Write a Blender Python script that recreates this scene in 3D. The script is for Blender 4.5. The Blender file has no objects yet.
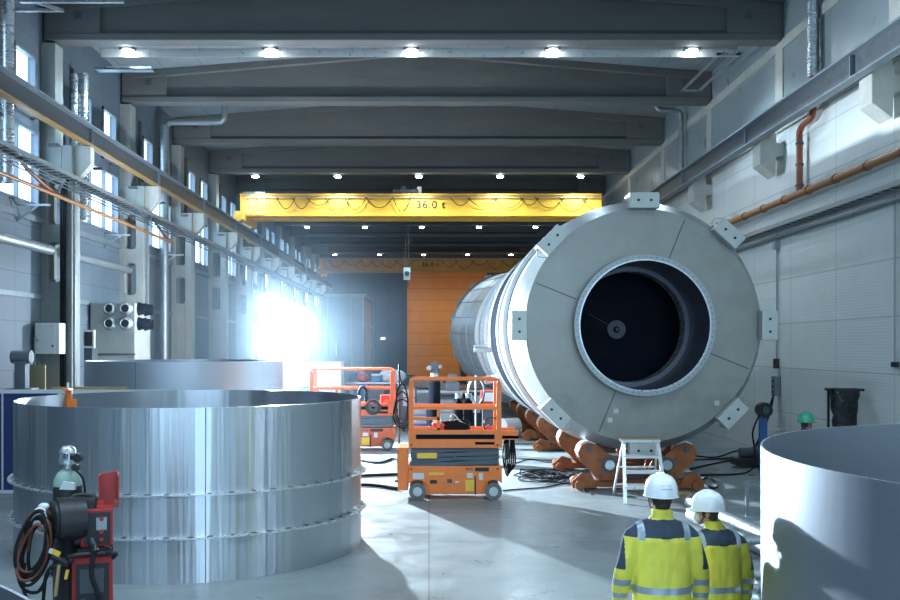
import bpy, bmesh, math, random
from mathutils import Vector, Matrix, noise
from math import pi, sin, cos, radians as R
random.seed(7)
SC = bpy.context.scene
COL = SC.collection
F = 939.0; VX, VY, H = 429.0, 347.0, 2.8
def PX(px, Y): return (px - VX) / F * Y
def PZ(py, Y): return H - (py - VY) / F * Y

# ------------------------------------------------------------------ materials
def newmat(name):
    m = bpy.data.materials.new(name); m.use_nodes = True
    nt = m.node_tree
    return m, nt, nt.nodes['Principled BSDF']
def mat(name, col, rough=.5, metal=0., var=.12, scale=6., bump=0., bscale=40., rvar=.1, coat=0., stretch=(1, 1, 1), spec=None):
    """surface colour with worn variation, roughness variation and a fine bump"""
    m, nt, b = newmat(name)
    tc = nt.nodes.new('ShaderNodeTexCoord'); mp = nt.nodes.new('ShaderNodeMapping')
    mp.inputs['Scale'].default_value = stretch
    nt.links.new(tc.outputs['Object'], mp.inputs['Vector'])
    n = nt.nodes.new('ShaderNodeTexNoise'); n.inputs['Scale'].default_value = scale; n.inputs['Detail'].default_value = 6
    n.inputs['Roughness'].default_value = .6
    nt.links.new(mp.outputs[0], n.inputs['Vector'])
    mr = nt.nodes.new('ShaderNodeMapRange')
    mr.inputs['From Min'].default_value = .25; mr.inputs['From Max'].default_value = .75
    mr.inputs['To Min'].default_value = 1 - var; mr.inputs['To Max'].default_value = 1 + var
    nt.links.new(n.outputs['Fac'], mr.inputs['Value'])
    mx = nt.nodes.new('ShaderNodeVectorMath'); mx.operation = 'SCALE'; mx.inputs[0].default_value = col[:3]
    nt.links.new(mr.outputs[0], mx.inputs['Scale']); nt.links.new(mx.outputs[0], b.inputs['Base Color'])
    r2 = nt.nodes.new('ShaderNodeMapRange'); r2.inputs['From Min'].default_value = .3; r2.inputs['From Max'].default_value = .7
    r2.inputs['To Min'].default_value = max(.02, rough - rvar); r2.inputs['To Max'].default_value = min(1, rough + rvar)
    nt.links.new(n.outputs['Fac'], r2.inputs['Value']); nt.links.new(r2.outputs[0], b.inputs['Roughness'])
    b.inputs['Metallic'].default_value = metal
    if coat: b.inputs['Coat Weight'].default_value = coat; b.inputs['Coat Roughness'].default_value = .15
    if spec is not None: b.inputs['Specular IOR Level'].default_value = spec
    if bump:
        n2 = nt.nodes.new('ShaderNodeTexNoise'); n2.inputs['Scale'].default_value = bscale; n2.inputs['Detail'].default_value = 4
        nt.links.new(mp.outputs[0], n2.inputs['Vector'])
        bp = nt.nodes.new('ShaderNodeBump'); bp.inputs['Strength'].default_value = bump; bp.inputs['Distance'].default_value = .02
        nt.links.new(n2.outputs['Fac'], bp.inputs['Height']); nt.links.new(bp.outputs[0], b.inputs['Normal'])
    return m
def emit(name, col, s):
    m, nt, b = newmat(name)
    b.inputs['Base Color'].default_value = (*col, 1); b.inputs['Emission Color'].default_value = (*col, 1)
    b.inputs['Emission Strength'].default_value = s; b.inputs['Roughness'].default_value = .3
    return m
def panel_mat(name, col, rough, a, sa, oa, sz, oz, w=.02, var=.06, ripple=0., gap=.35):
    """wall panels: joints every sa along axis a and sz in z"""
    m = mat(name, col, rough, 0, var, 1.3)
    nt = m.node_tree; b = nt.nodes['Principled BSDF']
    tc = nt.nodes.new('ShaderNodeTexCoord'); sp = nt.nodes.new('ShaderNodeSeparateXYZ'); nt.links.new(tc.outputs['Object'], sp.inputs[0])
    def M(op, x, y=None):
        n = nt.nodes.new('ShaderNodeMath'); n.operation = op
        for i, v in enumerate((x, y)):
            if v is None: continue
            if isinstance(v, (int, float)): n.inputs[i].default_value = v
            else: nt.links.new(v, n.inputs[i])
        return n.outputs[0]
    def groove(out, s, o):
        f = M('MODULO', M('ADD', out, o + 100 * s), s)
        return M('LESS_THAN', f, w)
    gs = []
    if sa: gs.append(groove(sp.outputs[a], sa, oa))
    if sz: gs.append(groove(sp.outputs[2], sz, oz))
    g = gs[0] if len(gs) == 1 else M('MAXIMUM', gs[0], gs[1])
    k = M('SUBTRACT', 1.0, M('MULTIPLY', g, gap))
    src = b.inputs['Base Color'].links[0].from_socket
    vm = nt.nodes.new('ShaderNodeVectorMath'); vm.operation = 'SCALE'
    nt.links.new(src, vm.inputs[0]); nt.links.new(k, vm.inputs['Scale']); nt.links.new(vm.outputs[0], b.inputs['Base Color'])
    if ripple:
        w_ = nt.nodes.new('ShaderNodeTexWave'); w_.bands_direction = 'Z'; w_.inputs['Scale'].default_value = ripple
        w_.inputs['Distortion'].default_value = .6
        nt.links.new(tc.outputs['Object'], w_.inputs['Vector'])
        bp = nt.nodes.new('ShaderNodeBump'); bp.inputs['Strength'].default_value = .25; bp.inputs['Distance'].default_value = .01
        nt.links.new(w_.outputs['Fac'], bp.inputs['Height']); nt.links.new(bp.outputs[0], b.inputs['Normal'])
    return m
def brushed(name, col, rough=.28, aniso=.85, wav=.25, rot=.25):
    """rolled sheet steel, brushed round the ring; object origin on the ring's axis"""
    m, nt, b = newmat(name)
    b.inputs['Metallic'].default_value = 1
    tc = nt.nodes.new('ShaderNodeTexCoord')
    sp = nt.nodes.new('ShaderNodeSeparateXYZ'); nt.links.new(tc.outputs['Object'], sp.inputs[0])
    at = nt.nodes.new('ShaderNodeMath'); at.operation = 'ARCTAN2'
    nt.links.new(sp.outputs[1], at.inputs[0]); nt.links.new(sp.outputs[0], at.inputs[1])
    cb = nt.nodes.new('ShaderNodeCombineXYZ'); nt.links.new(at.outputs[0], cb.inputs[0])
    zs = nt.nodes.new('ShaderNodeMath'); zs.operation = 'MULTIPLY'; zs.inputs[1].default_value = .012
    nt.links.new(sp.outputs[2], zs.inputs[0]); nt.links.new(zs.outputs[0], cb.inputs[1])
    n = nt.nodes.new('ShaderNodeTexNoise'); n.inputs['Scale'].default_value = 9; n.inputs['Detail'].default_value = 3
    nt.links.new(cb.outputs[0], n.inputs['Vector'])
    # fine brushing lines: thin in z, long round the ring
    cb2 = nt.nodes.new('ShaderNodeCombineXYZ'); nt.links.new(at.outputs[0], cb2.inputs[0])
    z2 = nt.nodes.new('ShaderNodeMath'); z2.operation = 'MULTIPLY'; z2.inputs[1].default_value = 60
    nt.links.new(sp.outputs[2], z2.inputs[0]); nt.links.new(z2.outputs[0], cb2.inputs[1])
    n2 = nt.nodes.new('ShaderNodeTexNoise'); n2.inputs['Scale'].default_value = 2; n2.inputs['Detail'].default_value = 4
    nt.links.new(cb2.outputs[0], n2.inputs['Vector'])
    mr = nt.nodes.new('ShaderNodeMapRange'); mr.inputs['To Min'].default_value = .9; mr.inputs['To Max'].default_value = 1.08
    nt.links.new(n2.outputs['Fac'], mr.inputs['Value'])
    vm = nt.nodes.new('ShaderNodeVectorMath'); vm.operation = 'SCALE'; vm.inputs[0].default_value = col
    nt.links.new(mr.outputs[0], vm.inputs['Scale']); nt.links.new(vm.outputs[0], b.inputs['Base Color'])
    bp = nt.nodes.new('ShaderNodeBump'); bp.inputs['Strength'].default_value = wav; bp.inputs['Distance'].default_value = .06
    nt.links.new(n.outputs['Fac'], bp.inputs['Height']); nt.links.new(bp.outputs[0], b.inputs['Normal'])
    b.inputs['Roughness'].default_value = rough
    b.inputs['Anisotropic'].default_value = aniso; b.inputs['Anisotropic Rotation'].default_value = rot
    tg = nt.nodes.new('ShaderNodeTangent'); tg.direction_type = 'RADIAL'; tg.axis = 'Z'
    nt.links.new(tg.outputs[0], b.inputs['Tangent'])
    return m

def floor_mat():
    m, nt, b = newmat('polished_concrete')
    tc = nt.nodes.new('ShaderNodeTexCoord')
    def N(s, d=6, r=.6, dist=0.):
        n = nt.nodes.new('ShaderNodeTexNoise'); n.inputs['Scale'].default_value = s; n.inputs['Detail'].default_value = d
        n.inputs['Roughness'].default_value = r; n.inputs['Distortion'].default_value = dist
        nt.links.new(tc.outputs['Object'], n.inputs['Vector']); return n.outputs['Fac']
    cr = nt.nodes.new('ShaderNodeValToRGB'); e = cr.color_ramp.elements
    e[0].position = .3; e[0].color = (.20, .225, .23, 1); e[1].position = .72; e[1].color = (.37, .41, .42, 1)
    nt.links.new(N(.55, 8, .65, .8), cr.inputs[0])
    br = nt.nodes.new('ShaderNodeTexBrick'); br.offset = 0; br.inputs['Scale'].default_value = 1
    br.inputs['Brick Width'].default_value = 4.5; br.inputs['Row Height'].default_value = 4.5; br.inputs['Mortar Size'].default_value = .012
    br.inputs['Color1'].default_value = (1, 1, 1, 1); br.inputs['Color2'].default_value = (.93, .93, .93, 1); br.inputs['Mortar'].default_value = (.5, .5, .5, 1)
    nt.links.new(tc.outputs['Object'], br.inputs['Vector'])
    mx = nt.nodes.new('ShaderNodeMix'); mx.data_type = 'RGBA'; mx.blend_type = 'MULTIPLY'; mx.inputs[0].default_value = 1
    nt.links.new(cr.outputs[0], mx.inputs[6]); nt.links.new(br.outputs[0], mx.inputs[7]); nt.links.new(mx.outputs[2], b.inputs['Base Color'])
    mr = nt.nodes.new('ShaderNodeMapRange'); mr.inputs['From Min'].default_value = .3; mr.inputs['From Max'].default_value = .7
    mr.inputs['To Min'].default_value = .24; mr.inputs['To Max'].default_value = .5
    nt.links.new(N(1.4, 8, .7, 1.), mr.inputs['Value']); nt.links.new(mr.outputs[0], b.inputs['Roughness'])
    bp = nt.nodes.new('ShaderNodeBump'); bp.inputs['Strength'].default_value = .12; bp.inputs['Distance'].default_value = .02
    nt.links.new(N(3, 5), bp.inputs['Height']); nt.links.new(bp.outputs[0], b.inputs['Normal'])
    return m

M = {}
M['floor'] = floor_mat()
M['beam'] = mat('grey_concrete', (.125, .13, .125), .8, 0, .2, .9, .3, 14, stretch=(.4, 1, 2))
M['deck'] = panel_mat('roof_deck', (.22, .26, .28), .75, 0, 1.2, 0, 0, 0, .035, .12)
M['col'] = mat('column_concrete', (.30, .32, .30), .75, 0, .14, 1.5, .25, 18)
M['corbel'] = mat('cast_concrete', (.50, .50, .45), .7, 0, .15, 3, .3, 25)
M['wallL'] = panel_mat('wall_cladding_grey', (.13, .17, .21), .6, 1, 1.5, .3, 1.17, .1, .025, .12)
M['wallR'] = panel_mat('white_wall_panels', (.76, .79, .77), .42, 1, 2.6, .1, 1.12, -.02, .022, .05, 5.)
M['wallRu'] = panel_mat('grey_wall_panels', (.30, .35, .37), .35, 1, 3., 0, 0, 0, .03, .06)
M['wallE'] = panel_mat('dark_end_wall', (.07, .10, .13), .6, 0, 1.2, 0, 0, 0, .04, .15)
M['door'] = panel_mat('orange_door', (.92, .28, .055), .45, 0, 0, 0, 1.0, 0, .05, .08)
M['sky'] = emit('daylight_glass', (.50, .74, 1.), 3.6)
M['lamp'] = emit('lamp_lens', (.85, .94, 1.), 60)
M['flood'] = emit('flood_lens', (.85, .95, 1.), 200)
M['galv'] = mat('galvanised', (.52, .56, .58), .34, .9, .2, 12, .25, 30)
M['galvdull'] = mat('galvanised_dull', (.34, .38, .40), .45, .7, .2, 10, .2, 30)
M['duct'] = mat('ribbed_foil', (.62, .66, .68), .3, 1, .2, 5, .7, 30, stretch=(.3, .3, 3))
M['darksteel'] = mat('dark_steel', (.09, .105, .12), .5, .4, .25, 6, .2, 30)
M['greysteel'] = mat('grey_paint_steel', (.20, .24, .275), .45, .2, .15, 4)
M['yellow'] = mat('crane_yellow', (1.0, .53, .05), .45, 0, .12, 1.2, .1, 8)
M['farcrane'] = mat('far_crane_orange', (.95, .40, .07), .5, 0, .15, 1.5)
M['runway'] = mat('runway_edge_orange', (.30, .17, .05), .5, 0, .3, 4)
M['orange'] = mat('lift_orange', (.98, .24, .045), .42, 0, .1, 5, coat=.2)
M['redor'] = mat('haze_tinted_lift_red', (.66, .13, .05), .45, 0, .12, 5)  # lift orange turned redder, the haze before it put into the colour
M['rust'] = mat('roller_orange', (.30, .095, .03), .5, .1, .35, 5, .25, 30)
M['red'] = mat('machine_red', (.42, .022, .018), .38, 0, .1, 6, coat=.3)
M['black'] = mat('black_plastic', (.018, .02, .023), .42, 0, .3, 8, .1, 30)
M['rubber'] = mat('rubber', (.02, .022, .025), .8, 0, .3, 8, .2, 30, spec=.12)
M['tyre'] = mat('grey_tyre', (.16, .17, .17), .7, 0, .2, 8)
M['scissor'] = mat('scissor_grey', (.105, .125, .15), .5, .2, .15, 4)
M['white'] = mat('white_paint', (.78, .80, .80), .4, 0, .05, 5)
M['plaster'] = mat('pale_board', (.62, .66, .68), .55, 0, .06, 2)
M['navy'] = mat('navy_board', (.018, .035, .14), .45, 0, .12, 2)
M['copper'] = mat('orange_pipe_paint', (.42, .19, .075), .42, .1, .18, 3)
M['brown'] = mat('brown_pipe_paint', (.30, .085, .04), .4, .1, .2, 4)
M['drum'] = mat('drum_plate_steel', (.275, .275, .25), .40, .5, .2, 1.6, .1, 6, rvar=.1)
M['drumlight'] = mat('drum_shell_light', (.58, .62, .64), .38, .35, .1, 1.5, .1, 10)
M['drumrim'] = mat('drum_rim_steel', (.34, .37, .38), .42, .4, .12, 2)
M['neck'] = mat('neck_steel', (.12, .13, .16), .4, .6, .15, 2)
M['neckflange'] = mat('machined_flange', (.48, .52, .55), .3, .85, .2, 30)
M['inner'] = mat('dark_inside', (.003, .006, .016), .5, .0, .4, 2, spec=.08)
M['band'] = mat('black_band', (.010, .013, .019), .9, 0, .2, 3, spec=.02)
M['bracket'] = mat('zinc_bracket', (.50, .53, .50), .5, .45, .1, 8, .15, 30)
M['weld'] = mat('weld_seam', (.085, .08, .075), .6, .5, .3, 30)
M['alu'] = mat('aluminium', (.80, .82, .82), .35, .6, .06, 8)
M['ring'] = brushed('rolled_bright_steel', (.56, .60, .64), .27, .98, .42)
M['ringdull'] = brushed('rolled_matt_steel', (.25, .28, .33), .52, .5, .05)
M['ringin'] = brushed('rolled_steel_inside', (.46, .50, .55), .33, .95, .15)
M['ringpale'] = brushed('rolled_pale_steel', (.55, .60, .66), .55, .3, .03)
M['ringinm'] = brushed('rolled_matt_inside', (.30, .335, .38), .5, .3, .05)
M['edge'] = mat('ground_edge', (.75, .78, .80), .3, .8, .1, 20)
M['skin'] = mat('skin', (.50, .27, .19), .5, 0, .1, 10)
M['hair'] = mat('dark_hair', (.035, .025, .02), .7, 0, .3, 40)
M['hiviz'] = mat('hiviz_yellow', (.80, .74, .09), .75, 0, .1, 7, .5, 14, stretch=(1, 1, .45))
M['navycloth'] = mat('navy_cloth', (.035, .055, .085), .8, 0, .15, 10, .4, 14)
M['reflect'] = mat('reflective_tape', (.34, .41, .46), .4, .3, .06, 20)
M['helmet'] = mat('helmet_white', (.82, .85, .86), .28, 0, .02, 4, coat=.3)
M['green'] = mat('helmet_green', (.02, .30, .16), .3, 0, .04, 4, coat=.3)
M['trouser'] = mat('navy_trousers', (.03, .04, .06), .85, 0, .2, 12, .3, 20)
M['boot'] = mat('boot_leather', (.03, .025, .02), .6, 0, .2, 12)
M['mask'] = mat('mask_white', (.75, .78, .78), .7, 0, .05, 10)
M['decal'] = mat('white_decal', (.7, .72, .72), .5, 0, .05, 10)
M['yellowdecal'] = mat('yellow_decal', (.95, .62, .08), .5, 0, .1, 10)
M['palegreen'] = mat('pale_green_shoulder', (.26, .38, .33), .45, 0, .1, 10)
M['wood'] = mat('pale_wood', (.42, .28, .13), .7, 0, .2, 8, stretch=(1, 1, .2))
M['cableb'] = mat('brown_hose', (.16, .055, .035), .6, 0, .2, 10)
M['bin'] = mat('black_sack', (.012, .013, .016), .3, 0, .3, 10, .8, 12)
M['plastic'] = mat('clear_wrap', (.70, .74, .76), .25, 0, .15, 6, .8, 10)
M['blue'] = mat('blue_paint', (.04, .16, .40), .45, 0, .1, 5)
M['cardb'] = mat('tan_board', (.42, .33, .18), .7, 0, .1, 3)
M['booth'] = mat('booth_steel', (.20, .25, .29), .4, .5, .12, 2)
M['exit'] = emit('exit_sign', (.75, 1., .92), 3)

# ------------------------------------------------------------------ mesh builder
class MB:
    def __init__(s): s.v = []; s.f = []; s.sm = []
    def add(s, vs, fs, smooth=False):
        b = len(s.v); s.v += [Vector(v) for v in vs]
        for f in fs: s.f.append([b + i for i in f]); s.sm.append(smooth)
        return s
    def box(s, x0, x1, y0, y1, z0, z1):
        if x0 > x1: x0, x1 = x1, x0
        if y0 > y1: y0, y1 = y1, y0
        if z0 > z1: z0, z1 = z1, z0
        v = [(x, y, z) for z in (z0, z1) for y in (y0, y1) for x in (x0, x1)]
        return s.add(v, [(0, 2, 3, 1), (4, 5, 7, 6), (0, 1, 5, 4), (2, 6, 7, 3), (0, 4, 6, 2), (1, 3, 7, 5)])
    def obox(s, c, size, mtx):
        hx, hy, hz = [a / 2 for a in size]
        v = [mtx @ Vector((x, y, z)) + Vector(c) for z in (-hz, hz) for y in (-hy, hy) for x in (-hx, hx)]
        return s.add(v, [(0, 2, 3, 1), (4, 5, 7, 6), (0, 1, 5, 4), (2, 6, 7, 3), (0, 4, 6, 2), (1, 3, 7, 5)])
    def bar(s, p, q, w, h=None):
        """square bar from p to q"""
        p, q = Vector(p), Vector(q); d = q - p; L = d.length
        if L < 1e-6: return s
        return s.obox((p + q) / 2, (w, h or w, L), d.to_track_quat('Z', 'Y').to_matrix())
    def cyl(s, p, q, r, n=16, r2=None, cap=True):
        p, q = Vector(p), Vector(q); d = q - p
        m = d.to_track_quat('Z', 'Y').to_matrix(); r2 = r if r2 is None else r2
        vs = []; fs = []
        for (c, rr) in ((p, r), (q, r2)):
            for i in range(n):
                a = 2 * pi * i / n; vs.append(m @ Vector((rr * cos(a), rr * sin(a), 0)) + c)
        s.add(vs, [(i, (i + 1) % n, n + (i + 1) % n, n + i) for i in range(n)], True)
        if cap: s.add(vs, [tuple(range(n - 1, -1, -1)), tuple(range(n, 2 * n))])
        return s
    def tube(s, pts, r, n=8, closed=False):
        pts = [Vector(p) for p in pts]; N = len(pts); vs = []; up = Vector((0.013, .021, 1)).normalized()
        prev = None
        for i, p in enumerate(pts):
            if closed: t = pts[(i + 1) % N] - pts[i - 1]
            else: t = pts[min(i + 1, N - 1)] - pts[max(i - 1, 0)]
            t.normalize()
            if prev is None:
                ref = up if abs(t.dot(up)) < .95 else Vector((1, 0, 0))
                u = t.cross(ref).normalized()
            else:
                u = (prev - t * prev.dot(t))
                u = u.normalized() if u.length > 1e-6 else t.cross(up).normalized()
            prev = u; w = t.cross(u)
            for k in range(n):
                a = 2 * pi * k / n; vs.append(p + (u * cos(a) + w * sin(a)) * r)
        fs = []
        for i in range(N if closed else N - 1):
            j = (i + 1) % N
            for k in range(n): fs.append((i * n + k, i * n + (k + 1) % n, j * n + (k + 1) % n, j * n + k))
        s.add(vs, fs, True)
        if not closed: s.add(vs[:n] + vs[-n:], [tuple(range(n - 1, -1, -1)), tuple(range(n, 2 * n))])
        return s
    def lathe(s, prof, c, axis='Z', n=48, smooth=True, a0=0., a1=2 * pi, closedprof=False):
        """prof: [(r, t)] swept round axis through c"""
        full = abs(a1 - a0 - 2 * pi) < 1e-4; m = n if full else n + 1
        vs = []
        for (r, t) in prof:
            for i in range(m):
                a = a0 + (a1 - a0) * i / n
                if axis == 'Z': v = Vector((r * cos(a), r * sin(a), t))
                elif axis == 'Y': v = Vector((r * cos(a), t, r * sin(a)))
                else: v = Vector((t, r * cos(a), r * sin(a)))
                vs.append(v + Vector(c))
        fs = []; P = len(prof)
        for j in range(P if closedprof else P - 1):
            k = (j + 1) % P
            for i in range(n if full else n):
                i2 = (i + 1) % m
                if not full and i2 == 0: continue
                fs.append((j * m + i, j * m + i2, k * m + i2, k * m + i))
        return s.add(vs, fs, smooth)
    def ring(s, c, ri, ro, t0, t1, axis='Z', n=64, smooth=True):
        cc = Vector(c)
        for pr in ([(ro, t0), (ro, t1)], [(ri, t1), (ri, t0)]): s.lathe(pr, c, axis, n, smooth)
        for pr in ([(ri, t0), (ro, t0)], [(ro, t1), (ri, t1)]): s.lathe(pr, c, axis, n, False)
        return s
    def ell(s, c, rx, ry, rz, n=20, m=12, mtx=None, t0=-pi / 2, t1=pi / 2):
        vs = []; c = Vector(c)
        for j in range(m + 1):
            t = t0 + (t1 - t0) * j / m
            for i in range(n):
                a = 2 * pi * i / n
                v = Vector((rx * cos(t) * cos(a), ry * cos(t) * sin(a), rz * sin(t)))
                vs.append((mtx @ v if mtx else v) + c)
        fs = [(j * n + i, j * n + (i + 1) % n, (j + 1) * n + (i + 1) % n, (j + 1) * n + i) for j in range(m) for i in range(n)]
        return s.add(vs, fs, True)
    def loft(s, secs, n=28, smooth=True, p=2.0):
        """secs: [(cx, cy, z, rx, ry)] stacked in z, capped"""
        vs = []
        for (cx, cy, z, rx, ry) in secs:
            for i in range(n):
                a = 2 * pi * i / n; ca, sa = cos(a), sin(a)
                vs.append((cx + rx * math.copysign(abs(ca) ** (2 / p), ca), cy + ry * math.copysign(abs(sa) ** (2 / p), sa), z))
        L = len(secs)
        s.add(vs, [(j * n + i, j * n + (i + 1) % n, (j + 1) * n + (i + 1) % n, (j + 1) * n + i) for j in range(L - 1) for i in range(n)], smooth)
        return s.add(vs[:n] + vs[-n:], [tuple(range(n - 1, -1, -1)), tuple(range(n, 2 * n))])
    def chain(s, pts, rad, n=14):
        for (p, r) in zip(pts, rad): s.ell(p, r, r, r, n, 8)
        for i in range(len(pts) - 1): s.cyl(pts[i], pts[i + 1], rad[i], n, rad[i + 1])
        return s
    def prism(s, poly, axis, t0, t1):
        """poly of 2D points (other two axes in order) extruded along axis"""
        def mk(a, b, t): return {'Y': (a, t, b), 'X': (t, a, b), 'Z': (a, b, t)}[axis]
        n = len(poly); vs = [mk(a, b, t0) for a, b in poly] + [mk(a, b, t1) for a, b in poly]
        return s.add(vs, [tuple(range(n)), tuple(range(2 * n - 1, n - 1, -1))] + [(i, n + i, n + (i + 1) % n, (i + 1) % n) for i in range(n)])
    def xf(s, mtx, start=0):
        for i in range(start, len(s.v)): s.v[i] = mtx @ s.v[i]
        return s
    def build(s, name, m, parent=None, world=True, bevel=0., org=None):
        me = bpy.data.meshes.new(name)
        off = Vector((0, 0, 0))
        if parent is not None and world:
            q = parent
            while q is not None: off += q.location; q = q.parent
        if org is not None: off = Vector(org)
        me.from_pydata([tuple(v - off) for v in s.v], [], s.f)
        me.polygons.foreach_set('use_smooth', s.sm)
        bm = bmesh.new(); bm.from_mesh(me); bmesh.ops.recalc_face_normals(bm, faces=bm.faces); bm.to_mesh(me); bm.free()
        me.update()
        if m is not None: me.materials.append(m if not isinstance(m, str) else M[m])
        o = bpy.data.objects.new(name, me); COL.objects.link(o)
        if parent is not None: o.parent = parent
        elif org is not None: o.location = off
        if bevel:
            b = o.modifiers.new('edge', 'BEVEL'); b.width = bevel; b.segments = 2; b.limit_method = 'ANGLE'; b.angle_limit = R(50)
        return o

def thing(name, label, cat, loc=(0, 0, 0), group=None, rz=0., kind=None):
    o = bpy.data.objects.new(name, None); COL.objects.link(o); o.location = loc; o.rotation_euler = (0, 0, rz); o.empty_display_size = .2
    return tag(o, label, cat, group, kind)
def tag(o, label, cat, group=None, kind=None):
    o['label'] = label
    if cat: o['category'] = cat
    if group: o['group'] = group
    if kind: o['kind'] = kind
    return o
def struct(o, label=None, group=None):
    o['kind'] = 'structure'
    if label: o['label'] = label
    if group: o['group'] = group
    return o
def dup(root, loc, rz=None, label=None, group=None, scale=None):
    def cp(o, par):
        c = o.copy(); COL.objects.link(c); c.parent = par
        for ch in [x for x in CH.get(o.name, [])]: cp(ch, c)
        return c
    CH = {}
    for x in bpy.data.objects:
        if x.parent: CH.setdefault(x.parent.name, []).append(x)
    c = cp(root, None); c.location = loc
    if rz is not None: c.rotation_euler = (0, 0, rz)
    if scale: c.scale = (scale,) * 3
    if label: c['label'] = label
    if group: c['group'] = group
    return c
def setmats(o, names):
    for n in names: o.data.materials.append(M[n])
def text_mesh(txt, size, m, parent, loc, rot=(R(90), 0, 0), name='lettering', depth=.004):
    cu = bpy.data.curves.new(name, 'FONT'); cu.body = txt; cu.size = size; cu.extrude = depth; cu.offset = size * .008; cu.space_character = 1.15; cu.align_x = 'CENTER'; cu.align_y = 'CENTER'
    t = bpy.data.objects.new('tmp_text', cu); COL.objects.link(t)
    dg = bpy.context.evaluated_depsgraph_get(); me = bpy.data.meshes.new_from_object(t.evaluated_get(dg))
    bpy.data.objects.remove(t)
    me.materials.clear(); me.materials.append(M[m])
    o = bpy.data.objects.new(name, me); COL.objects.link(o); o.parent = parent; o.location = loc; o.rotation_euler = rot
    return o
def arc(c, r, a0, a1, n, plane='XZ'):
    out = []
    for i in range(n + 1):
        a = a0 + (a1 - a0) * i / n
        out.append({'XZ': (c[0] + r * cos(a), c[1], c[2] + r * sin(a)), 'XY': (c[0] + r * cos(a), c[1] + r * sin(a), c[2]), 'YZ': (c[0], c[1] + r * cos(a), c[2] + r * sin(a))}[plane])
    return out
def catmull(pts, k=8):
    P = [Vector(p) for p in pts]; P = [P[0] * 2 - P[1]] + P + [P[-1] * 2 - P[-2]]; out = []
    for i in range(1, len(P) - 2):
        for j in range(k):
            t = j / k; a, b, c, d = P[i - 1:i + 3]
            out.append(.5 * ((2 * b) + (c - a) * t + (2 * a - 5 * b + 4 * c - d) * t * t + (3 * b - a - 3 * c + d) * t ** 3))
    out.append(P[-2]); return out

# ------------------------------------------------------------------ the hall
XL, XR, YE, YB = -9.8, 8.98, 84.0, -14.0
struct(MB().box(-10.4, 9.6, YB, YE + .3, -.2, 0).build('floor', 'floor'), 'grey polished concrete hall floor')
# roof deck, low gable
mb = MB(); xc = -.4
mb.prism([(-10.2, 11.5), (xc, 12.25), (9.4, 11.5), (9.4, 11.75), (xc, 12.5), (-10.2, 11.75)], 'Y', YB, YE + .3)
struct(mb.build('ceiling', 'deck'), 'dark ribbed roof deck above the concrete beams')
# left wall with window openings
WZ0, WZ1 = 6.55, 10.0
bays = [6 * i for i in range(-2, 14)]
wins = [(b + 2.05, b + 3.15) for b in bays] + [(b + 4.1, b + 5.3) for b in bays]
wins = sorted(w for w in wins if w[1] < YE)
LZ0, LZ1 = 6.3, 8.15
lows = [(b + 1.9, b + 5.5) for b in bays if b + 5.5 < YE]
WZ0 = 8.45
mb = MB(); mb.box(XL - .3, XL, YB, YE, 0, LZ0); mb.box(XL - .3, XL, YB, YE, LZ1, WZ0); mb.box(XL - .3, XL, YB, YE, WZ1, 11.6)
y = YB
for (a, b) in lows: mb.box(XL - .3, XL, y, a, LZ0, LZ1); y = b
mb.box(XL - .3, XL, y, YE, LZ0, LZ1)
y = YB
for (a, b) in wins: mb.box(XL - .3, XL, y, a, WZ0, WZ1); y = b
mb.box(XL - .3, XL, y, YE, WZ0, WZ1)
struct(mb.build('wall_left', 'wallL'), 'grey clad side wall with tall clerestory windows')
for i, (a, b) in enumerate(wins):
    fr = MB(); t = .07; x0, x1 = XL - .06, XL + .06
    fr.box(x0, x1, a, a + t, WZ0, WZ1); fr.box(x0, x1, b - t, b, WZ0, WZ1); fr.box(x0, x1, a, b, WZ0, WZ0 + t); fr.box(x0, x1, a, b, WZ1 - t, WZ1)
    w = struct(fr.build('window_%d' % (i + 1), 'greysteel'), 'tall narrow window lit by daylight')
    MB().box(XL - .2, XL - .17, a, b, WZ0, WZ1).build('pane', 'sky', w)
for i, (a, b) in enumerate(lows):
    fr = MB(); t = .06; x0, x1 = XL - .06, XL + .05
    fr.box(x0, x1, a, b, LZ0, LZ0 + t); fr.box(x0, x1, a, b, LZ1 - t, LZ1)
    for k in range(4): yy = a + (b - a - t) * k / 3; fr.box(x0, x1, yy, yy + t, LZ0 + t, LZ1 - t)
    w = struct(fr.build('window_%d' % (i + 1 + len(wins)), 'greysteel'), 'wide low window lit by daylight below the crane rail')
    MB().box(XL - .2, XL - .17, a, b, LZ0, LZ1).build('pane', 'sky', w)
# right wall
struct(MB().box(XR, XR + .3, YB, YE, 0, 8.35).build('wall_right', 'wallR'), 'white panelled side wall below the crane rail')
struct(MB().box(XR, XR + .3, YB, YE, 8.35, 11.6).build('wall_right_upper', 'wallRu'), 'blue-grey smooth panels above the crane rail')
mb = MB()
mb.box(XR - .05, XR, YB, YE, 10.35, 10.6); mb.box(XR - .03, XR, YB, YE, 8.3, 8.42)
struct(mb.build('trim_1', 'corbel'), 'concrete ledge along the upper side wall')
for i, b in enumerate(range(0, 84, 6)):
    struct(MB().box(XR - .04, XR + .02, b - .25, b + .25, 8.4, 10.4).build('pilaster', 'corbel'), 'flat concrete pilaster on the upper side wall', 'pilasters on the upper side wall')
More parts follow.
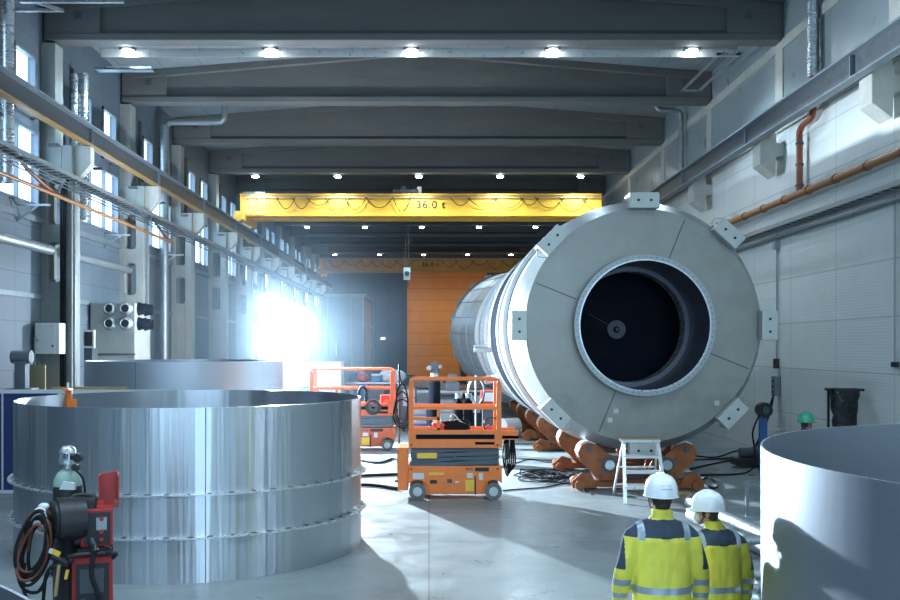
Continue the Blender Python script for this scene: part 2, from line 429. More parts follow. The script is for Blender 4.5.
# end wall + roller door
DX0, DX1, DZ = -1.97, 5.2, 9.65
mb = MB(); mb.box(-10.1, DX0, YE, YE + .3, 0, 11.7); mb.box(DX1, 9.3, YE, YE + .3, 0, 11.7); mb.box(DX0, DX1, YE, YE + .3, DZ, 11.7)
struct(mb.build('wall_back', 'wallE'), 'dark blue end wall of the hall')
d = struct(MB().box(DX0, DX1, YE + .02, YE + .12, 0, DZ).build('door_1', 'door'), 'tall orange sectional door in the end wall')
fr = MB().box(DX0 - .14, DX0, YE - .1, YE, 0, DZ + .14).box(DX1, DX1 + .14, YE - .1, YE, 0, DZ + .14).box(DX0, DX1, YE - .1, YE, DZ, DZ + .14)
fr.build('door_frame', 'darksteel', d)

# roof beams
def gable(x): return 12.28 - abs(x - xc) * (.80 / 9.3)
def make_beam():
    xa, xb = -9.75, 8.96; mb = MB()
    N = 12; xs = [xa + 1.4 + (xb - xa - 2.8) * i / N for i in range(N + 1)]
    web = [(x, 10.7) for x in xs] + [(x, gable(x) - .02) for x in reversed(xs)]
    mb.prism(web, 'Y', -.1, .1)
    for (a, b) in ((xa, xa + 1.42), (xb - 1.42, xb)):
        mb.prism([(a, 10.6), (b, 10.6), (b, gable(b) - .03), (a, gable(a) - .03)], 'Y', -.225, .225)
    mb.prism([(xa, 10.5), (xb, 10.5), (xb, 10.68), (xa, 10.68)], 'Y', -.26, .26)
    mb.add([(xs[0], -.26, 10.68), (xs[-1], -.26, 10.68), (xs[-1], -.1, 10.8), (xs[0], -.1, 10.8)], [(0, 1, 2, 3)])
    for (x0, x1) in ((xa, xc), (xc, xb)):
        mb.prism([(x0, gable(x0) - .26), (x1, gable(x1) - .26), (x1, gable(x1) - .02), (x0, gable(x0) - .02)], 'Y', -.24, .24)
    return mb
bm0 = make_beam().build('roof_beam', 'beam', None, bevel=.02); bm0.location = (0, 18, .06)
struct(bm0, 'deep grey concrete roof beam spanning the hall', 'concrete roof beams')
for x in (-8.9, 8.1):
    MB().box(x - .09, x + .09, -.24, -.2, 11.05, 11.23).build('anchor_plate', 'darksteel', bm0, world=False)
for yb in [12, 6, 0, -8] + list(range(24, 84, 6)):
    dup(bm0, (0, yb, .06))

# left columns with crane corbel and openings
def make_column():
    mb = MB(); a, b = -.28, .28
    x0, x1 = XL - .02, -9.02
    hx0, hx1 = -9.62, -9.28
    zs = [(4.45, 5.45), (5.9, 7.0)]
    mb.box(x0, hx0, a, b, 0, 7.9); mb.box(hx1, x1, a, b, 0, 7.9)
    z = 0
    for (p, q) in zs: mb.box(hx0, hx1, a, b, z, p); z = q
    mb.box(hx0, hx1, a, b, z, 7.9)
    for (p, q) in zs:      # rounded corners of the openings
        for (cx, sx) in ((hx0, 1), (hx1, -1)):
            for (cz, sz) in ((p, 1), (q, -1)):
                mb.prism([(cx, cz), (cx + sx * .1, cz), (cx + sx * .03, cz + sz * .03), (cx, cz + sz * .1)], 'Y', a, b)
    mb.box(x0, -9.45, -.26, .26, 7.9, 10.5)
    return mb
c0 = make_column().build('column', 'col', None, bevel=.015); c0.location = (0, 12, 0)
struct(c0, 'concrete column with two rounded openings along the windowed wall', 'columns along the windowed wall')
MB().prism([(-9.05, 7.1), (-8.9, 7.1), (-8.6, 7.45), (-8.6, 7.92), (-9.05, 7.92)], 'Y', -.14, .14).build('corbel', 'corbel', c0, world=False, bevel=.015)
MB().box(-9.02, -8.97, -.2, -.05, 0, 7.0).build('edge_angle', 'galvdull', c0, world=False)
for yb in [0, 6] + list(range(18, 84, 6)): dup(c0, (0, yb, 0))
# right corbels
r0 = MB().prism([(8.99, 7.62), (8.78, 7.6), (8.76, 7.12), (8.36, 7.42), (8.36, 8.26), (8.76, 8.26), (8.78, 7.95), (8.99, 7.95)], 'Y', -.28, .28).build('crane_corbel', 'corbel', None, bevel=.02)
r0.location = (0, 12, 0); struct(r0, 'pale concrete corbel carrying the crane rail', 'corbels on the white wall')
for yb in [0, 6] + list(range(18, 84, 6)): dup(r0, (0, yb, 0))

# crane runways
def runway(x, s, name, label):
    t = thing(name, label, 'crane rail', (x, 0, 7.9))
    MB().box(x - .015, x + .015, YB + 2, YE - .3, 7.98, 8.4).build('web', 'darksteel', t)
    MB().box(x - .17, x + .17, YB + 2, YE - .3, 8.38, 8.42).box(x - .04, x + .04, YB + 2, YE - .3, 8.42, 8.48).build('top_flange', 'greysteel', t)
    MB().box(x - .10, x + .10, YB + 2, YE - .3, 7.93, 7.97).build('bottom_flange', 'runway' if s < 0 else 'greysteel', t)
    for i in range(12, 84, 6): MB().box(x - .09, x + .09, i - .02, i + .02, 7.97, 8.38).build('web_stiffener', 'greysteel', t)
    return t
runway(-8.68, -1, 'crane_runway', 'long grey steel crane rail beam with orange lower edge under the windows')
runway(8.15, 1, 'crane_runway', 'long grey steel crane rail beam resting on the pale corbels of the white wall')
br = MB()
for i in range(0, 27):
    br.box(-9.1, -8.85, i * 3 + 1.4, i * 3 + 1.55, 7.6, 7.66)
tag(br.build('power_rail_bracket', 'darksteel'), 'short dark brackets below the orange edged crane rail', 'bracket', kind='stuff')

# ------------------------------------------------------------------ cranes
def crane(Y, label, second=False):
    t = thing('overhead_crane', label, 'crane', (0, Y, 8.86), 'yellow overhead cranes')
    ylw = 'yellow' if Y < 60 else 'farcrane'
    g = MB(); g.box(-8.75, 8.0, Y, Y + .55, 8.88, 9.86); g.box(-8.75, 8.0, Y - .05, Y + .6, 9.82, 9.9); g.box(-8.75, 8.0, Y - .05, Y + .6, 8.86, 8.91)
    g.build('girder', ylw, t)
    g = MB(); g.box(-8.75, 8.0, Y + 1.6, Y + 2.1, 8.88, 9.86); g.build('girder', ylw, t)
    for sx in (-8.68, 8.15):
        e = MB(); e.box(sx - .2, sx + .2, Y - .7, Y + 2.9, 8.62, 9.0); e.build('end_truck', ylw, t, bevel=.02)
        for yy in (Y - .4, Y + 2.6): MB().cyl((sx - .06, yy, 8.64), (sx + .06, yy, 8.64), .16, 20).build('wheel', 'darksteel', t)
    MB().box(-8.9, -8.55, Y - .78, Y - .72, 8.55, 8.85).build('buffer', 'yellow', t)
    # festoon cables hung in loops
    fc = MB(); x = -8.0
    k = 0
    while x < 7.6:
        if -1.3 < x < 1.0: fc.tube([(x, Y - .1, 9.72), (1.0, Y - .1, 9.72)], .016, 5); x = 1.0
        w = random.uniform(.8, 1.6); dp = random.uniform(.35, .7)
        pts = [(x + w * u / 10, Y - .1 - .02 * (k % 2), 9.72 - dp * (1 - (2 * u / 10 - 1) ** 2)) for u in range(11)]
        fc.tube(pts, .016, 5); x += w * random.uniform(.75, 1.0); k += 1
    fc.build('festoon_cable', 'rubber', t)
    # cable rail and railings along the top
    MB().box(-8.4, 7.9, Y - .13, Y - .09, 9.72, 9.76).build('cable_rail', 'galvdull', t)
    rg = MB()
    rg.bar((-8.6, Y - .12, 9.0), (-7.6, Y - .12, 9.0), .03); rg.bar((-8.6, Y - .12, 9.95), (-7.6, Y - .12, 9.95), .03)
    for i in range(11): rg.bar((-8.6 + i * .1, Y - .12, 9.0), (-8.6 + i * .1, Y - .12, 9.95), .018)
    rg.build('cage', 'galvdull', t)
    tr = MB(); tr.box(-1.7, -.5, Y + .3, Y + 1.8, 9.95, 10.15); tr.cyl((-1.2, Y + .5, 10.2), (-1.2, Y + 1.6, 10.2), .14)
    tr.build('hoist_trolley', 'darksteel', t)
    MB().box(-.55, -.35, Y + .3, Y + .5, 10.0, 10.28).build('limit_switch', 'white', t)
    text_mesh('36.0 t', .5, 'black', t, (.08, -.02, .52))
    return t
crane(43.5, 'yellow overhead crane with 36.0 t lettering, in front of the farther crane')
crane(75.0, 'farther overhead crane, dim orange, crossing above the sectional door')
# hook block of the near crane hanging in front of the dark end wall
t = thing('hook_block', 'small white hook block hanging beside the top of the orange door', 'hook', (PX(407, 61.5), 61.5, 7.3))
hx = PX(407, 61.5)
MB().box(hx - .22, hx + .22, 61.4, 61.6, 7.2, 8.0).build('sheave_housing', 'white', t)
MB().cyl((hx, 61.35, 7.6), (hx, 61.65, 7.6), .16, 20).build('sheave', 'darksteel', t)
MB().tube([(hx, 61.5, 7.2), (hx, 61.5, 7.0), (hx + .1, 61.5, 6.85), (hx, 61.5, 6.72), (hx - .1, 61.5, 6.8)], .04).build('hook', 'darksteel', t)
MB().cyl((hx - .1, 61.5, 8.0), (hx - .1, 61.5, 11.4), .015, 6).cyl((hx + .1, 61.5, 8.0), (hx + .1, 61.5, 11.4), .015, 6).build('hoist_rope', 'darksteel', t)

# ------------------------------------------------------------------ ceiling lamps
LX = [-7.85, -4.13, -.46, 3.22, 6.85]
def make_lamp():
    t = thing('hall_lamp', 'bright round hall lamp', 'lamp', (0, 0, 0), 'hall lamps under the roof beams')
    MB().box(-.2, .2, -.1, .1, 0, .08).build('housing', 'darksteel', t, world=False, bevel=.01)
    MB().cyl((0, 0, -.05), (0, 0, 0), .13, 20, .15).build('lens', 'lamp', t, world=False)
    MB().cyl((0, .06, .1), (0, .06, 1.1), .02, 6).build('hanger', 'galv', t, world=False)
    return t
lamp0 = make_lamp(); first = True
rowname = {6: 'behind the first deep beam', -8: 'added behind the camera to streak the rings', 24: 'under the nearest roof beam', 42: 'just before the yellow crane', 60: 'beyond the yellow crane', 78: 'near the end wall'}  # rearmost row is added for bright streaks on the steel rings
for r_, Yr in enumerate((24, 42, 60, 78, 6, -8)):
    for k, x in enumerate(LX):
        if Yr == 6 and k % 2: pass
        Yl, z = Yr + .46, 10.52
        lab = ('end lamp by the windows, ', 'second lamp from the windows, ', 'middle lamp, ', 'second lamp from the white wall, ', 'end lamp by the white wall, ')[k] + 'in the row ' + rowname[Yr]
        if first: l = lamp0; l.location = (x, Yl, z); l['label'] = lab; first = False
        else: l = dup(lamp0, (x, Yl, z), label=lab)
        l['group'] = 'hall lamps ' + rowname[Yr]
        ld = bpy.data.lights.new('lamp_light', 'SPOT'); ld.energy = LAMP_E if False else 0; ld.spot_size = R(150); ld.spot_blend = .6
        ld.energy = {24: 480, 42: 480, 60: 420, 78: 380, 6: 700, -8: 700}[Yr]
        ld.shadow_soft_size = .2; ld.color = (.60, .82, 1.)
        lo = bpy.data.objects.new('lamp_light', ld); COL.objects.link(lo); lo.location = (x, Yl, z - .12)
# the lamp tray
t = thing('lamp_tray', 'silver cable tray carrying the lamps under the nearest roof beam', 'cable tray', (0, 24.45, 10.45))
MB().box(-8.6, 8.1, 24.62, 24.9, 10.6, 10.62).box(-8.6, 8.1, 24.6, 24.62, 10.40, 10.62).build('tray', 'alu', t)
MB().box(8.0, 8.1, 24.4, 28.0, 10.42, 10.45).box(7.5, 7.6, 24.4, 28.0, 10.42, 10.45).box(7.5, 8.1, 24.4, 24.5, 10.42, 10.45).box(7.5, 8.1, 27.9, 28.0, 10.42, 10.45).build('side_branch', 'galv', t)
MB().box(-8.9, -7.4, 25.0, 25.3, 10.2, 10.22).box(-8.9, -7.4, 25.0, 25.03, 10.2, 10.28).build('side_branch', 'galv', t)
MB().box(-9.45, -8.35, 21.4, 21.5, 10.46, 10.52).box(-9.1, -6.8, 20.85, 20.95, 10.46, 10.52).build('side_branch', 'galv', t)
MB().bar((-8.4, 21.45, 10.49), (-8.75, 20.9, 10.49), .07).build('side_branch', 'galv', t)
hg = MB()
for x in range(-8, 9, 2): hg.bar((x, 24.5, 10.5), (x, 24.5, gable(x)), .02)
hg.build('hanger', 'galv', t)

# ------------------------------------------------------------------ services on the left wall
def pipe(name, pts, r, m, label, cat='pipe', n=12, clamps=None, cm='darksteel', smooth=False, kids=None):
    o = MB().tube(pts, r, n).build(name, m); tag(o, label, cat)
    for c in (clamps or []):
        c = Vector(c); d = None
        cb = MB(); cb.cyl(c - Vector(kids) * .03, c + Vector(kids) * .03, r * 1.25, 14); cb.build('clamp', cm, o)
    return o
pipe('thin_pipe', [(-8.85, -3, 6.4), (-8.85, 32.5, 6.4)], .045, 'copper', 'thin copper-orange pipe along the window side below the cable ladder')
pipe('insulated_pipe', [(-9.45, -2, 5.22), (-9.45, 23.5, 5.22)], .12, 'galvdull', 'grey insulated pipe ending at the near column of the window side', n=18)
pipe('insulated_pipe', [(-9.45, 24.6, 5.22), (-9.45, 29.6, 5.22)], .11, 'galvdull', 'grey insulated pipe running between columns above the round nozzle unit', n=18)
# cable ladder
def ladder_tray(x, z, y0, y1, w, name, label, m='galvdull', sgn=1):
    t = thing(name, label, 'cable tray', (x, y0, z))
    MB().box(x - w / 2, x - w / 2 + .02, y0, y1, z, z + .1).box(x + w / 2 - .02, x + w / 2, y0, y1, z, z + .1).build('side_rail', m, t)
    ru = MB(); y = y0
    while y < y1: ru.box(x - w / 2, x + w / 2, y, y + .05, z + .01, z + .03); y += .35
    r = ru.build('rung', m, t); r['kind'] = 'stuff'
    for k in range(5):
        cx = x - w / 2 + .06 + k * (w - .12) / 4
        MB().tube([(cx + .015 * sin(i * 1.3 + k), y0 + (y1 - y0) * i / 60, z + .055 + .01 * sin(i + k)) for i in range(61)], .02, 6).build('cable', 'rubber' if k % 2 else 'darksteel', t)
    return t
ladder_tray(-8.95, 6.95, -3, 80, .42, 'cable_ladder', 'steel cable ladder loaded with cables along the window side')
ladder_tray(8.72, 5.75, -3, 80, .36, 'cable_ladder', 'steel cable ladder with black cables along the white wall')
for (z, r) in ((6.75, .025), (6.68, .02), (6.60, .02)):
    pass
cds = MB()
for (z, x) in ((6.78, -8.75), (6.71, -8.75), (6.64, -8.78)): cds.tube([(x, -2, z), (x, 70, z)], .018, 6)
tag(cds.build('conduit_run', 'darksteel'), 'three thin silver conduits clipped below the cable ladder of the window side', 'conduit')
tag(MB().tube([(8.85, -2, 5.6), (8.85, 80, 5.6)], .045, 8).build('conduit_run', 'galvdull'), 'thick grey conduit under the cable ladder of the white wall', 'conduit')
# vertical ribbed ducts
def vduct(px0, px1, X, z0, z1, label, elbow=True):
    Y = X * F / ((px0 + px1) / 2 - VX); r = abs((px1 - px0) / 2 / F * Y)
    pr = []; z = z0; k = 0
    while z < z1: pr.append((r * (1. if k % 2 else .955), z)); z += .06; k += 1
    o = MB().lathe(pr, (X, Y, 0), 'Z', 24).build('vertical_duct', 'duct'); tag(o, label, 'duct'); return o
def vduct2(x, Y, r, z0, z1, label, two=True, m='duct'):
    t = thing('vertical_duct', label, 'duct', (x, Y, z0))
    for dx in ((-r * 1.05, r * 1.05) if two else (0,)):
        rr = r if two else r * 1.6
        pr = []; z = z0; k = 0
        while z < z1: pr.append((rr * (1. if k % 2 else .95), z)); z += .07; k += 1
        MB().lathe(pr, (x + dx, Y, 0), 'Z', 20).build('duct_tube', m, t)
    MB().box(x - 2.2 * r, x + 2.2 * r, Y - .02, Y + .02, (z0 + z1) / 2, (z0 + z1) / 2 + .04).build('strap', 'galvdull', t)
    return t
vduct2(-9.35, 25.15, .12, 6.2, 10.15, 'pair of silver ribbed ducts rising behind the nearest windowed column')
vduct2(-9.35, 20.6, .12, 6.4, 11.3, 'pair of silver ribbed ducts at the near end of the window side')
vduct2(-9.4, 20.1, .07, 0.0, 11.2, 'slim dark riser duct at the frame edge on the window side', True, 'darksteel')
vduct2(-9.35, 33.2, .09, 1.4, 10.7, 'single grey riser duct between the second and third columns', False, 'galvdull')
pipe('bent_vent_pipe', catmull([(-9.35, 33.4, 8.8), (-9.35, 33.4, 10.5), (-9.3, 33.4, 10.72), (-9.1, 33.4, 10.8), (-7.6, 33.4, 10.8), (-7.35, 33.4, 10.86), (-7.27, 33.4, 11.05), (-7.27, 33.4, 11.6)], 6), .11, 'galvdull', 'grey vent pipe bending up through the roof above the windows', n=14)
pipe('bent_vent_pipe', catmull([(7.9, 32.6, 11.5), (7.9, 32.6, 11.25), (8.0, 32.6, 11.05), (8.5, 32.6, 11.0), (8.72, 32.6, 10.9), (8.75, 32.6, 10.6), (8.75, 32.6, 8.9)], 6), .09, 'galvdull', 'grey vent pipe bending down beside the upper white wall', n=14)
pipe('roof_vent_pipe', [(-6.9, 31.6, 11.2), (-9.5, 31.3, 10.95)], .12, 'galv', 'straight silver duct under the roof near the bent vent pipe', n=14)
# dark conduit pair beside the first big column, with box
t = thing('cable_riser', 'dark cable riser strapped to the near column of the window side', 'cable riser', (-9.08, 23.6, 0))
for k in range(3):
    MB().tube(catmull([(-9.25 + k * .06, 23.6, 0), (-9.25 + k * .06, 23.6, 4), (-9.25 + k * .06, 23.62, 6.4), (-9.2 + k * .05, 23.6, 6.8), (-9.0, 23.4, 6.95)], 6), .028, 8).build('cable', 'rubber', t)
t = thing('drop_pipe', 'rusty red hose drooping from cable ladder to thin orange pipe', 'hose', (-9.0, 21.8, 6.4))
MB().tube(catmull([(-9.05, 20.8, 6.95), (-9.05, 21.4, 6.75), (-9.0, 22.6, 6.5), (-8.92, 23.4, 6.42)], 6), .05, 8).build('hose', 'brown', t)
t = thing('drop_pipe', 'red-brown hose sloping to the far end of the thin orange pipe', 'hose', (-9.0, 31.5, 6.4))
MB().tube([(-8.93, 30.5, 6.9), (-8.9, 31.6, 6.55), (-8.87, 32.4, 6.42)], .04, 8).build('hose', 'brown', t)
# wall brackets
for i, Yb in enumerate((22.3, 28.3, 34.4)):
    t = thing('wall_bracket', ['thin galvanised wall bracket arm before the near column', 'thin galvanised wall bracket arm above the round nozzle unit', 'thin galvanised wall bracket arm before the third column'][i], 'bracket', (-9.8, Yb, 6.2))
    MB().box(XL, -9.0, Yb, Yb + .05, 6.15, 6.2).build('arm', 'galv', t)
    MB().bar((XL, Yb + .02, 5.8), (-9.3, Yb + .02, 6.15), .04).build('strut', 'galv', t)
# dark horizontal wall rails and cable pipes for the lower wall
mb = MB(); mb.box(XL, XL + .08, YB, YE, 5.9, 6.05); mb.box(XL, XL + .06, YB, YE, 4.0, 4.12)
struct(mb.build('trim_2', 'greysteel'), 'horizontal steel girts on the windowed wall')
# mullion frames (dark verticals) between lower wall panels
for i, b in enumerate(range(0, 78, 6)):
    struct(MB().box(XL, XL + .1, b + 1.6, b + 1.75, 0, 10.4).build('wall_post', 'darksteel'), 'dark steel wall post between the columns', 'dark wall posts of the windowed wall')
# pvc cabinet on the first column
Y = 23.2
t = thing('electrical_cabinet', 'white electrical cabinet on the near column of the window side', 'cabinet', (PX(46, Y), Y, PZ(354, Y)))
x0, x1 = -9.72, PX(60, Y); z0, z1 = PZ(354, Y), PZ(323, Y)
MB().box(x0, x1, Y - .05, 23.55, z0, z1).build('body', 'white', t, bevel=.01)
dr = MB().box(x0 + .02, x1 - .1, Y - .075, Y - .05, z0 + .02, z1 - .02).build('door', 'white', t, bevel=.006)
MB().cyl((x1 - .15, Y - .1, z0 + .2), (x1 - .15, Y - .07, z0 + .2), .025, 10).build('lock', 'black', dr)
MB().tube([(x0 - .02, Y - .02, PZ(395, Y)), (x0 - .02, Y - .02, z1 - .3), (x0 + .1, Y - .1, z1 - .45)], .025).build('conduit', 'galv', t)
# nozzle unit
Y = 27.0
ux0, ux1 = PX(90, Y), PX(135, Y); uz = PZ(303, Y)
t = thing('filter_unit', 'grey extraction unit with eight round nozzles beside the columns', 'filter unit', ((ux0 + ux1) / 2, Y, 0))
MB().box(ux0, ux1, Y, Y + 1.5, 0, uz).build('housing', 'col', t, bevel=.03)
MB().box(ux0 - .01, ux1 + .01, Y - .01, Y + .01, uz - 1.5, uz - 1.45).build('panel_joint', 'darksteel', t)
for (px, py) in ((110, 308.5), (126, 308.5), (110, 323.5), (126, 323.5)):
    x, z = PX(px, Y), PZ(py, Y)
    n = MB().lathe([(.2, 0), (.17, -.06), (.14, -.14), (.11, -.14), (.11, -.02)], (x, Y, z), 'Y', 24).build('nozzle', 'galvdull', t)
    MB().cyl((x, Y - .11, z), (x, Y - .03, z), .11, 20).build('opening', 'black', n)
for yy in (.35, .95):
    for z in (PZ(308.5, Y), PZ(323.5, Y)):
        n = MB().lathe([(.2, 0), (.17, .08), (.15, .22), (.12, .22), (.12, .04), (0, .04)], (ux1, Y + yy, z), 'X', 24).build('nozzle', 'band', t)
MB().cyl((ux1 + .0, Y + .75, 2.2), (ux1 + .05, Y + .75, 2.2), .08, 12).build('knob', 'black', t)
# dark monitor between column and unit
Y = 24.6
t = thing('wall_monitor', 'small dark screen in a white frame beside the near column', 'screen', (PX(88, Y), Y, PZ(350, Y)))
x0, x1 = PX(82, Y) + .02, PX(94, Y); z0, z1 = PZ(348, Y), PZ(330, Y)
MB().box(x0, x1, Y, Y + .1, z0, z1).build('frame', 'white', t); MB().box(x0 + .04, x1 - .04, Y - .01, Y, z0 + .05, z1 - .05).build('screen', 'black', t)
MB().box(x0 + .03, x1 - .05, Y, Y + .4, 0, z0).build('pedestal', 'darksteel', t)
# grey motor and stand left of the cabinet
Y = 21.5
t = thing('bench_grinder', 'grey machine with round motor on a post by the white cabinet', 'machine', (PX(20, Y), Y, 0))
xg = PX(22, Y)
MB().cyl((xg - .22, Y, PZ(357, Y)), (xg + .22, Y, PZ(357, Y)), .15, 20).build('motor', 'greysteel', t)
MB().box(xg - .12, xg + .12, Y - .12, Y + .12, 0, PZ(361, Y)).build('post', 'greysteel', t)
MB().box(xg - .3, xg + .3, Y - .2, Y + .2, PZ(392, Y), PZ(388, Y)).build('shelf', 'galvdull', t)
for k, (a, b) in enumerate(((-14, 11), (19, 45))):
    Yc = 22.6
    tag(MB().box(PX(a, Yc), PX(b, Yc), Yc, Yc + .06, 0, PZ(365, Yc)).build('leaning_board', 'cardb'), ['tan board standing by the wall at the edge behind the navy screen', 'tan board standing under the white electrical cabinet'][k], 'board')
# navy screen
Y = 17.6
t = thing('welding_screen', 'navy blue workshop screen with pale frame behind the big polished ring', 'screen', (PX(40, Y), Y, 0))
xa, xb = PX(-12, Y), PX(58, Y)
MB().box(xa, xb, Y, Y + .03, .12, 1.93).build('panel', 'navy', t)
MB().box(xa - .04, PX(178, Y), Y - .03, Y + .08, 1.93, 2.0).box(xa - .04, xa, Y - .02, Y + .05, .0, 1.95).box(PX(2, Y), PX(3.5, Y), Y - .02, Y, .1, 1.95).box(xb, xb + .05, Y - .02, Y + .05, 0, 1.95).box(xa, xb, Y - .02, Y + .05, .06, .12).build('frame', 'plaster', t)
tag(MB().bar((PX(50, 17.5), 17.6, 2.03), (PX(126, 17.5), 17.6, 2.03), .05).build('wooden_batten', 'wood'), 'yellow batten lying on top of the screen frame', 'batten')
t = thing('orange_clamp', 'small orange clamp hooked over the rim of the big polished ring', 'clamp', (PX(70, 14.41), 14.41, 2.08))
xk = PX(70, 14.41)
MB().box(xk - .05, xk + .05, 14.34, 14.39, 1.88, 2.16).box(xk - .05, xk + .05, 14.23, 14.41, 2.13, 2.17).box(xk + .05, xk + .12, 14.35, 14.39, 1.86, 2.0).build('jaw', 'orange', t, bevel=.01)
MB().cyl((xk, 14.31, 2.17), (xk, 14.31, 2.26), .02).build('screw', 'galv', t)

# ------------------------------------------------------------------ services on the right wall
t = tag(MB().tube([(8.75, -2, 6.42), (8.75, 45, 6.42)], .085, 18).build('gas_pipe', 'copper'), 'long orange-brown pipe with couplings along the white wall', 'pipe')
for k in range(22): MB().cyl((8.75, 10 + k * 1.45, 6.42), (8.75, 10.1 + k * 1.45, 6.42), .105, 18).build('coupling', 'brown', t)
Yv = 22.3
t = tag(MB().tube(catmull([(8.8, Yv, 6.5), (8.8, Yv, 7.7), (8.8, Yv, 7.9), (8.8, Yv - .2, 8.02), (8.8, Yv - .6, 8.05), (8.8, Yv - .75, 8.15), (8.8, Yv - .78, 8.4), (8.8, Yv - .78, 9.4)], 6), .075, 14).build('riser_pipe', 'brown'), 'brown riser pipe bending up from the long orange pipe behind the crane rail', 'pipe')
for z in (6.6, 7.1, 7.6): MB().cyl((8.8, Yv, z), (8.8, Yv, z + .06), .095, 14).build('clamp', 'darksteel', t)
MB().cyl((8.8, Yv - .78, 9.0), (8.8, Yv - .78, 11.4), .13, 16).build('insulation', 'duct', t)
t = thing('wall_socket_box', 'grey socket box with black switch on white wall beside the drum', 'socket box', (8.9, 24.1, 1.5))
MB().box(8.82, 8.97, 23.95, 24.2, 1.55, 2.05).build('box', 'greysteel', t, bevel=.01)
for k in range(3): MB().cyl((8.8, 24.08, 1.65 + k * .14), (8.83, 24.08, 1.65 + k * .14), .04, 12).build('socket', 'black', t)
MB().box(8.85, 8.96, 24.02, 24.16, 2.25, 2.5).build('isolator', 'black', t)
MB().cyl((8.93, 24.1, 2.5), (8.93, 24.1, 5.7), .025, 8).build('conduit', 'galvdull', t)
MB().box(8.85, 8.97, 24.0, 24.2, 5.3, 5.55).build('junction_box', 'galvdull', t)
mb = MB()
for k in range(7):
    x = 8.78 - .05 * k; y0 = 24.1 - .1 * k
    mb.tube(catmull([(8.85, 24.1, 1.6), (x, y0, 1.2), (x - .15, y0 + .05, .6), (x - .1 - .1 * k, y0 - .2, .1), (x - .8 - .2 * k, y0 - .5, .03)], 6), .018, 6)
tag(mb.build('dangling_cable', 'rubber'), 'bundle of black cables dangling from the grey socket box', 'cable', kind='stuff')
t = thing('hose_reel_post', 'black hose head on a blue post near the white wall', 'hose reel', (PX(763, 21), 21, 0))
xp = PX(763, 21)
MB().box(xp - .08, xp + .08, 20.95, 21.05, 0, 1.3).build('post', 'blue', t)
MB().cyl((xp - .02, 20.8, 1.4), (xp - .02, 21.0, 1.4), .17, 20).build('reel', 'black', t)
MB().cyl((xp - .02, 20.75, 1.4), (xp - .02, 20.8, 1.4), .08, 16).build('hub', 'darksteel', t)
MB().tube(catmull([(xp - .15, 20.8, 1.3), (xp - .3, 20.8, .9), (xp - .25, 20.8, .4), (xp - .5, 20.6, .05), (xp - 1.6, 20.3, .03)], 8), .02, 6).build('hose', 'rubber', t)
t = thing('floor_pump', 'low dark machine on the floor between drum and white wall', 'machine', (PX(752, 21.6), 21.6, 0))
xp = PX(752, 22)
MB().box(xp - .45, xp + .45, 21.7, 22.2, .05, .22).build('base', 'black', t, bevel=.02); MB().cyl((xp - .3, 21.95, .32), (xp + .2, 21.95, .32), .13, 16).build('motor', 'darksteel', t); MB().box(xp + .2, xp + .4, 21.8, 22.1, .2, .4).build('pump_head', 'black', t)
# black sack on holder
Y = 19.3; xs = PX(844, Y); w = .29
t = thing('sack_holder', 'tall holder with open black sack against the white wall', 'waste sack', (xs, Y, 0))
MB().box(xs - w - .04, xs + w + .04, Y - .2, Y - .15, 1.9, 1.95).box(xs - w - .04, xs + w + .04, Y + .12, Y + .17, 1.9, 1.95).box(xs - w - .04, xs - w, Y - .2, Y + .17, 1.9, 1.95).box(xs + w, xs + w + .04, Y - .2, Y + .17, 1.9, 1.95).box(xs - w, xs - w + .04, Y + .1, Y + .14, 0, 1.9).box(xs + w - .04, xs + w, Y + .1, Y + .14, 0, 1.9).box(xs - w - .04, xs + w + .04, Y - .2, Y + .2, 0, .04).build('frame', 'black', t)
sk = MB(); secs = []
for i in range(14):
    z = 1.9 - i * .1; r = w * (1 - .03 * i) + .015 * sin(i * 2.1); secs.append((xs + .01 * sin(i * 1.7), Y - .02, z, max(r, .12), .15 - .004 * i))
sk.loft(secs, 30, True, 3.)
for v in sk.v: v.x += .02 * noise.noise(v * 6); v.y += .03 * noise.noise(v * 5 + Vector((3, 1, 2)))
sk.build('sack', 'bin', t)
tag(MB().box(8.9, 8.97, 17.9, 18.1, PZ(367, 18), PZ(362, 18)).build('wall_socket', 'black'), 'small black wall socket on the white wall panel', 'socket')
tag(MB().tube([(8.93, 18.0, PZ(362, 18)), (8.93, 18.0, 5.7)], .02, 6).build('wall_conduit', 'galvdull'), 'thin grey conduit rising from small black wall socket', 'conduit')

# ------------------------------------------------------------------ the drum
DX, DZC = 4.08, 3.21
C = (DX, 0, DZC)
drum = thing('steel_drum', 'huge horizontal steel drum with round opening lying on orange rollers', 'industrial drum', (DX, 18, .8))
N = 128
rf, rb = 2.22, 2.42
MB().lathe([(1.3, 18.0), (rf + .02, 18.0)], C, 'Y', N, False).build('front_plate', 'drum', drum)
MB().lathe([(rf + .02, 18.0), (rb + .02, 18.45)], C, 'Y', N, True).lathe([(rb + .02, 18.45), (rb, 18.62)], C, 'Y', N).build('front_rim', 'drumrim', drum)
MB().lathe([(rb - .01, 18.62), (rb - .01, 20.0)], C, 'Y', N).build('shell', 'drumlight', drum)
MB().lathe([(rb, 20.0), (2.52, 20.0), (2.52, 20.25), (rb, 20.25)], C, 'Y', N, False).build('flange_ring', 'drumlight', drum)
MB().lathe([(rb, 20.25), (rb, 22.2)], C, 'Y', N).build('shell', 'drumrim', drum)
MB().lathe([(rb - .03, 22.2), (2.48, 22.2), (2.48, 22.45), (rb - .03, 22.45)], C, 'Y', N, False).build('flange_ring', 'drumlight', drum)
MB().lathe([(2.475, 22.45), (2.475, 24.4)], C, 'Y', N).build('shell', 'band', drum)
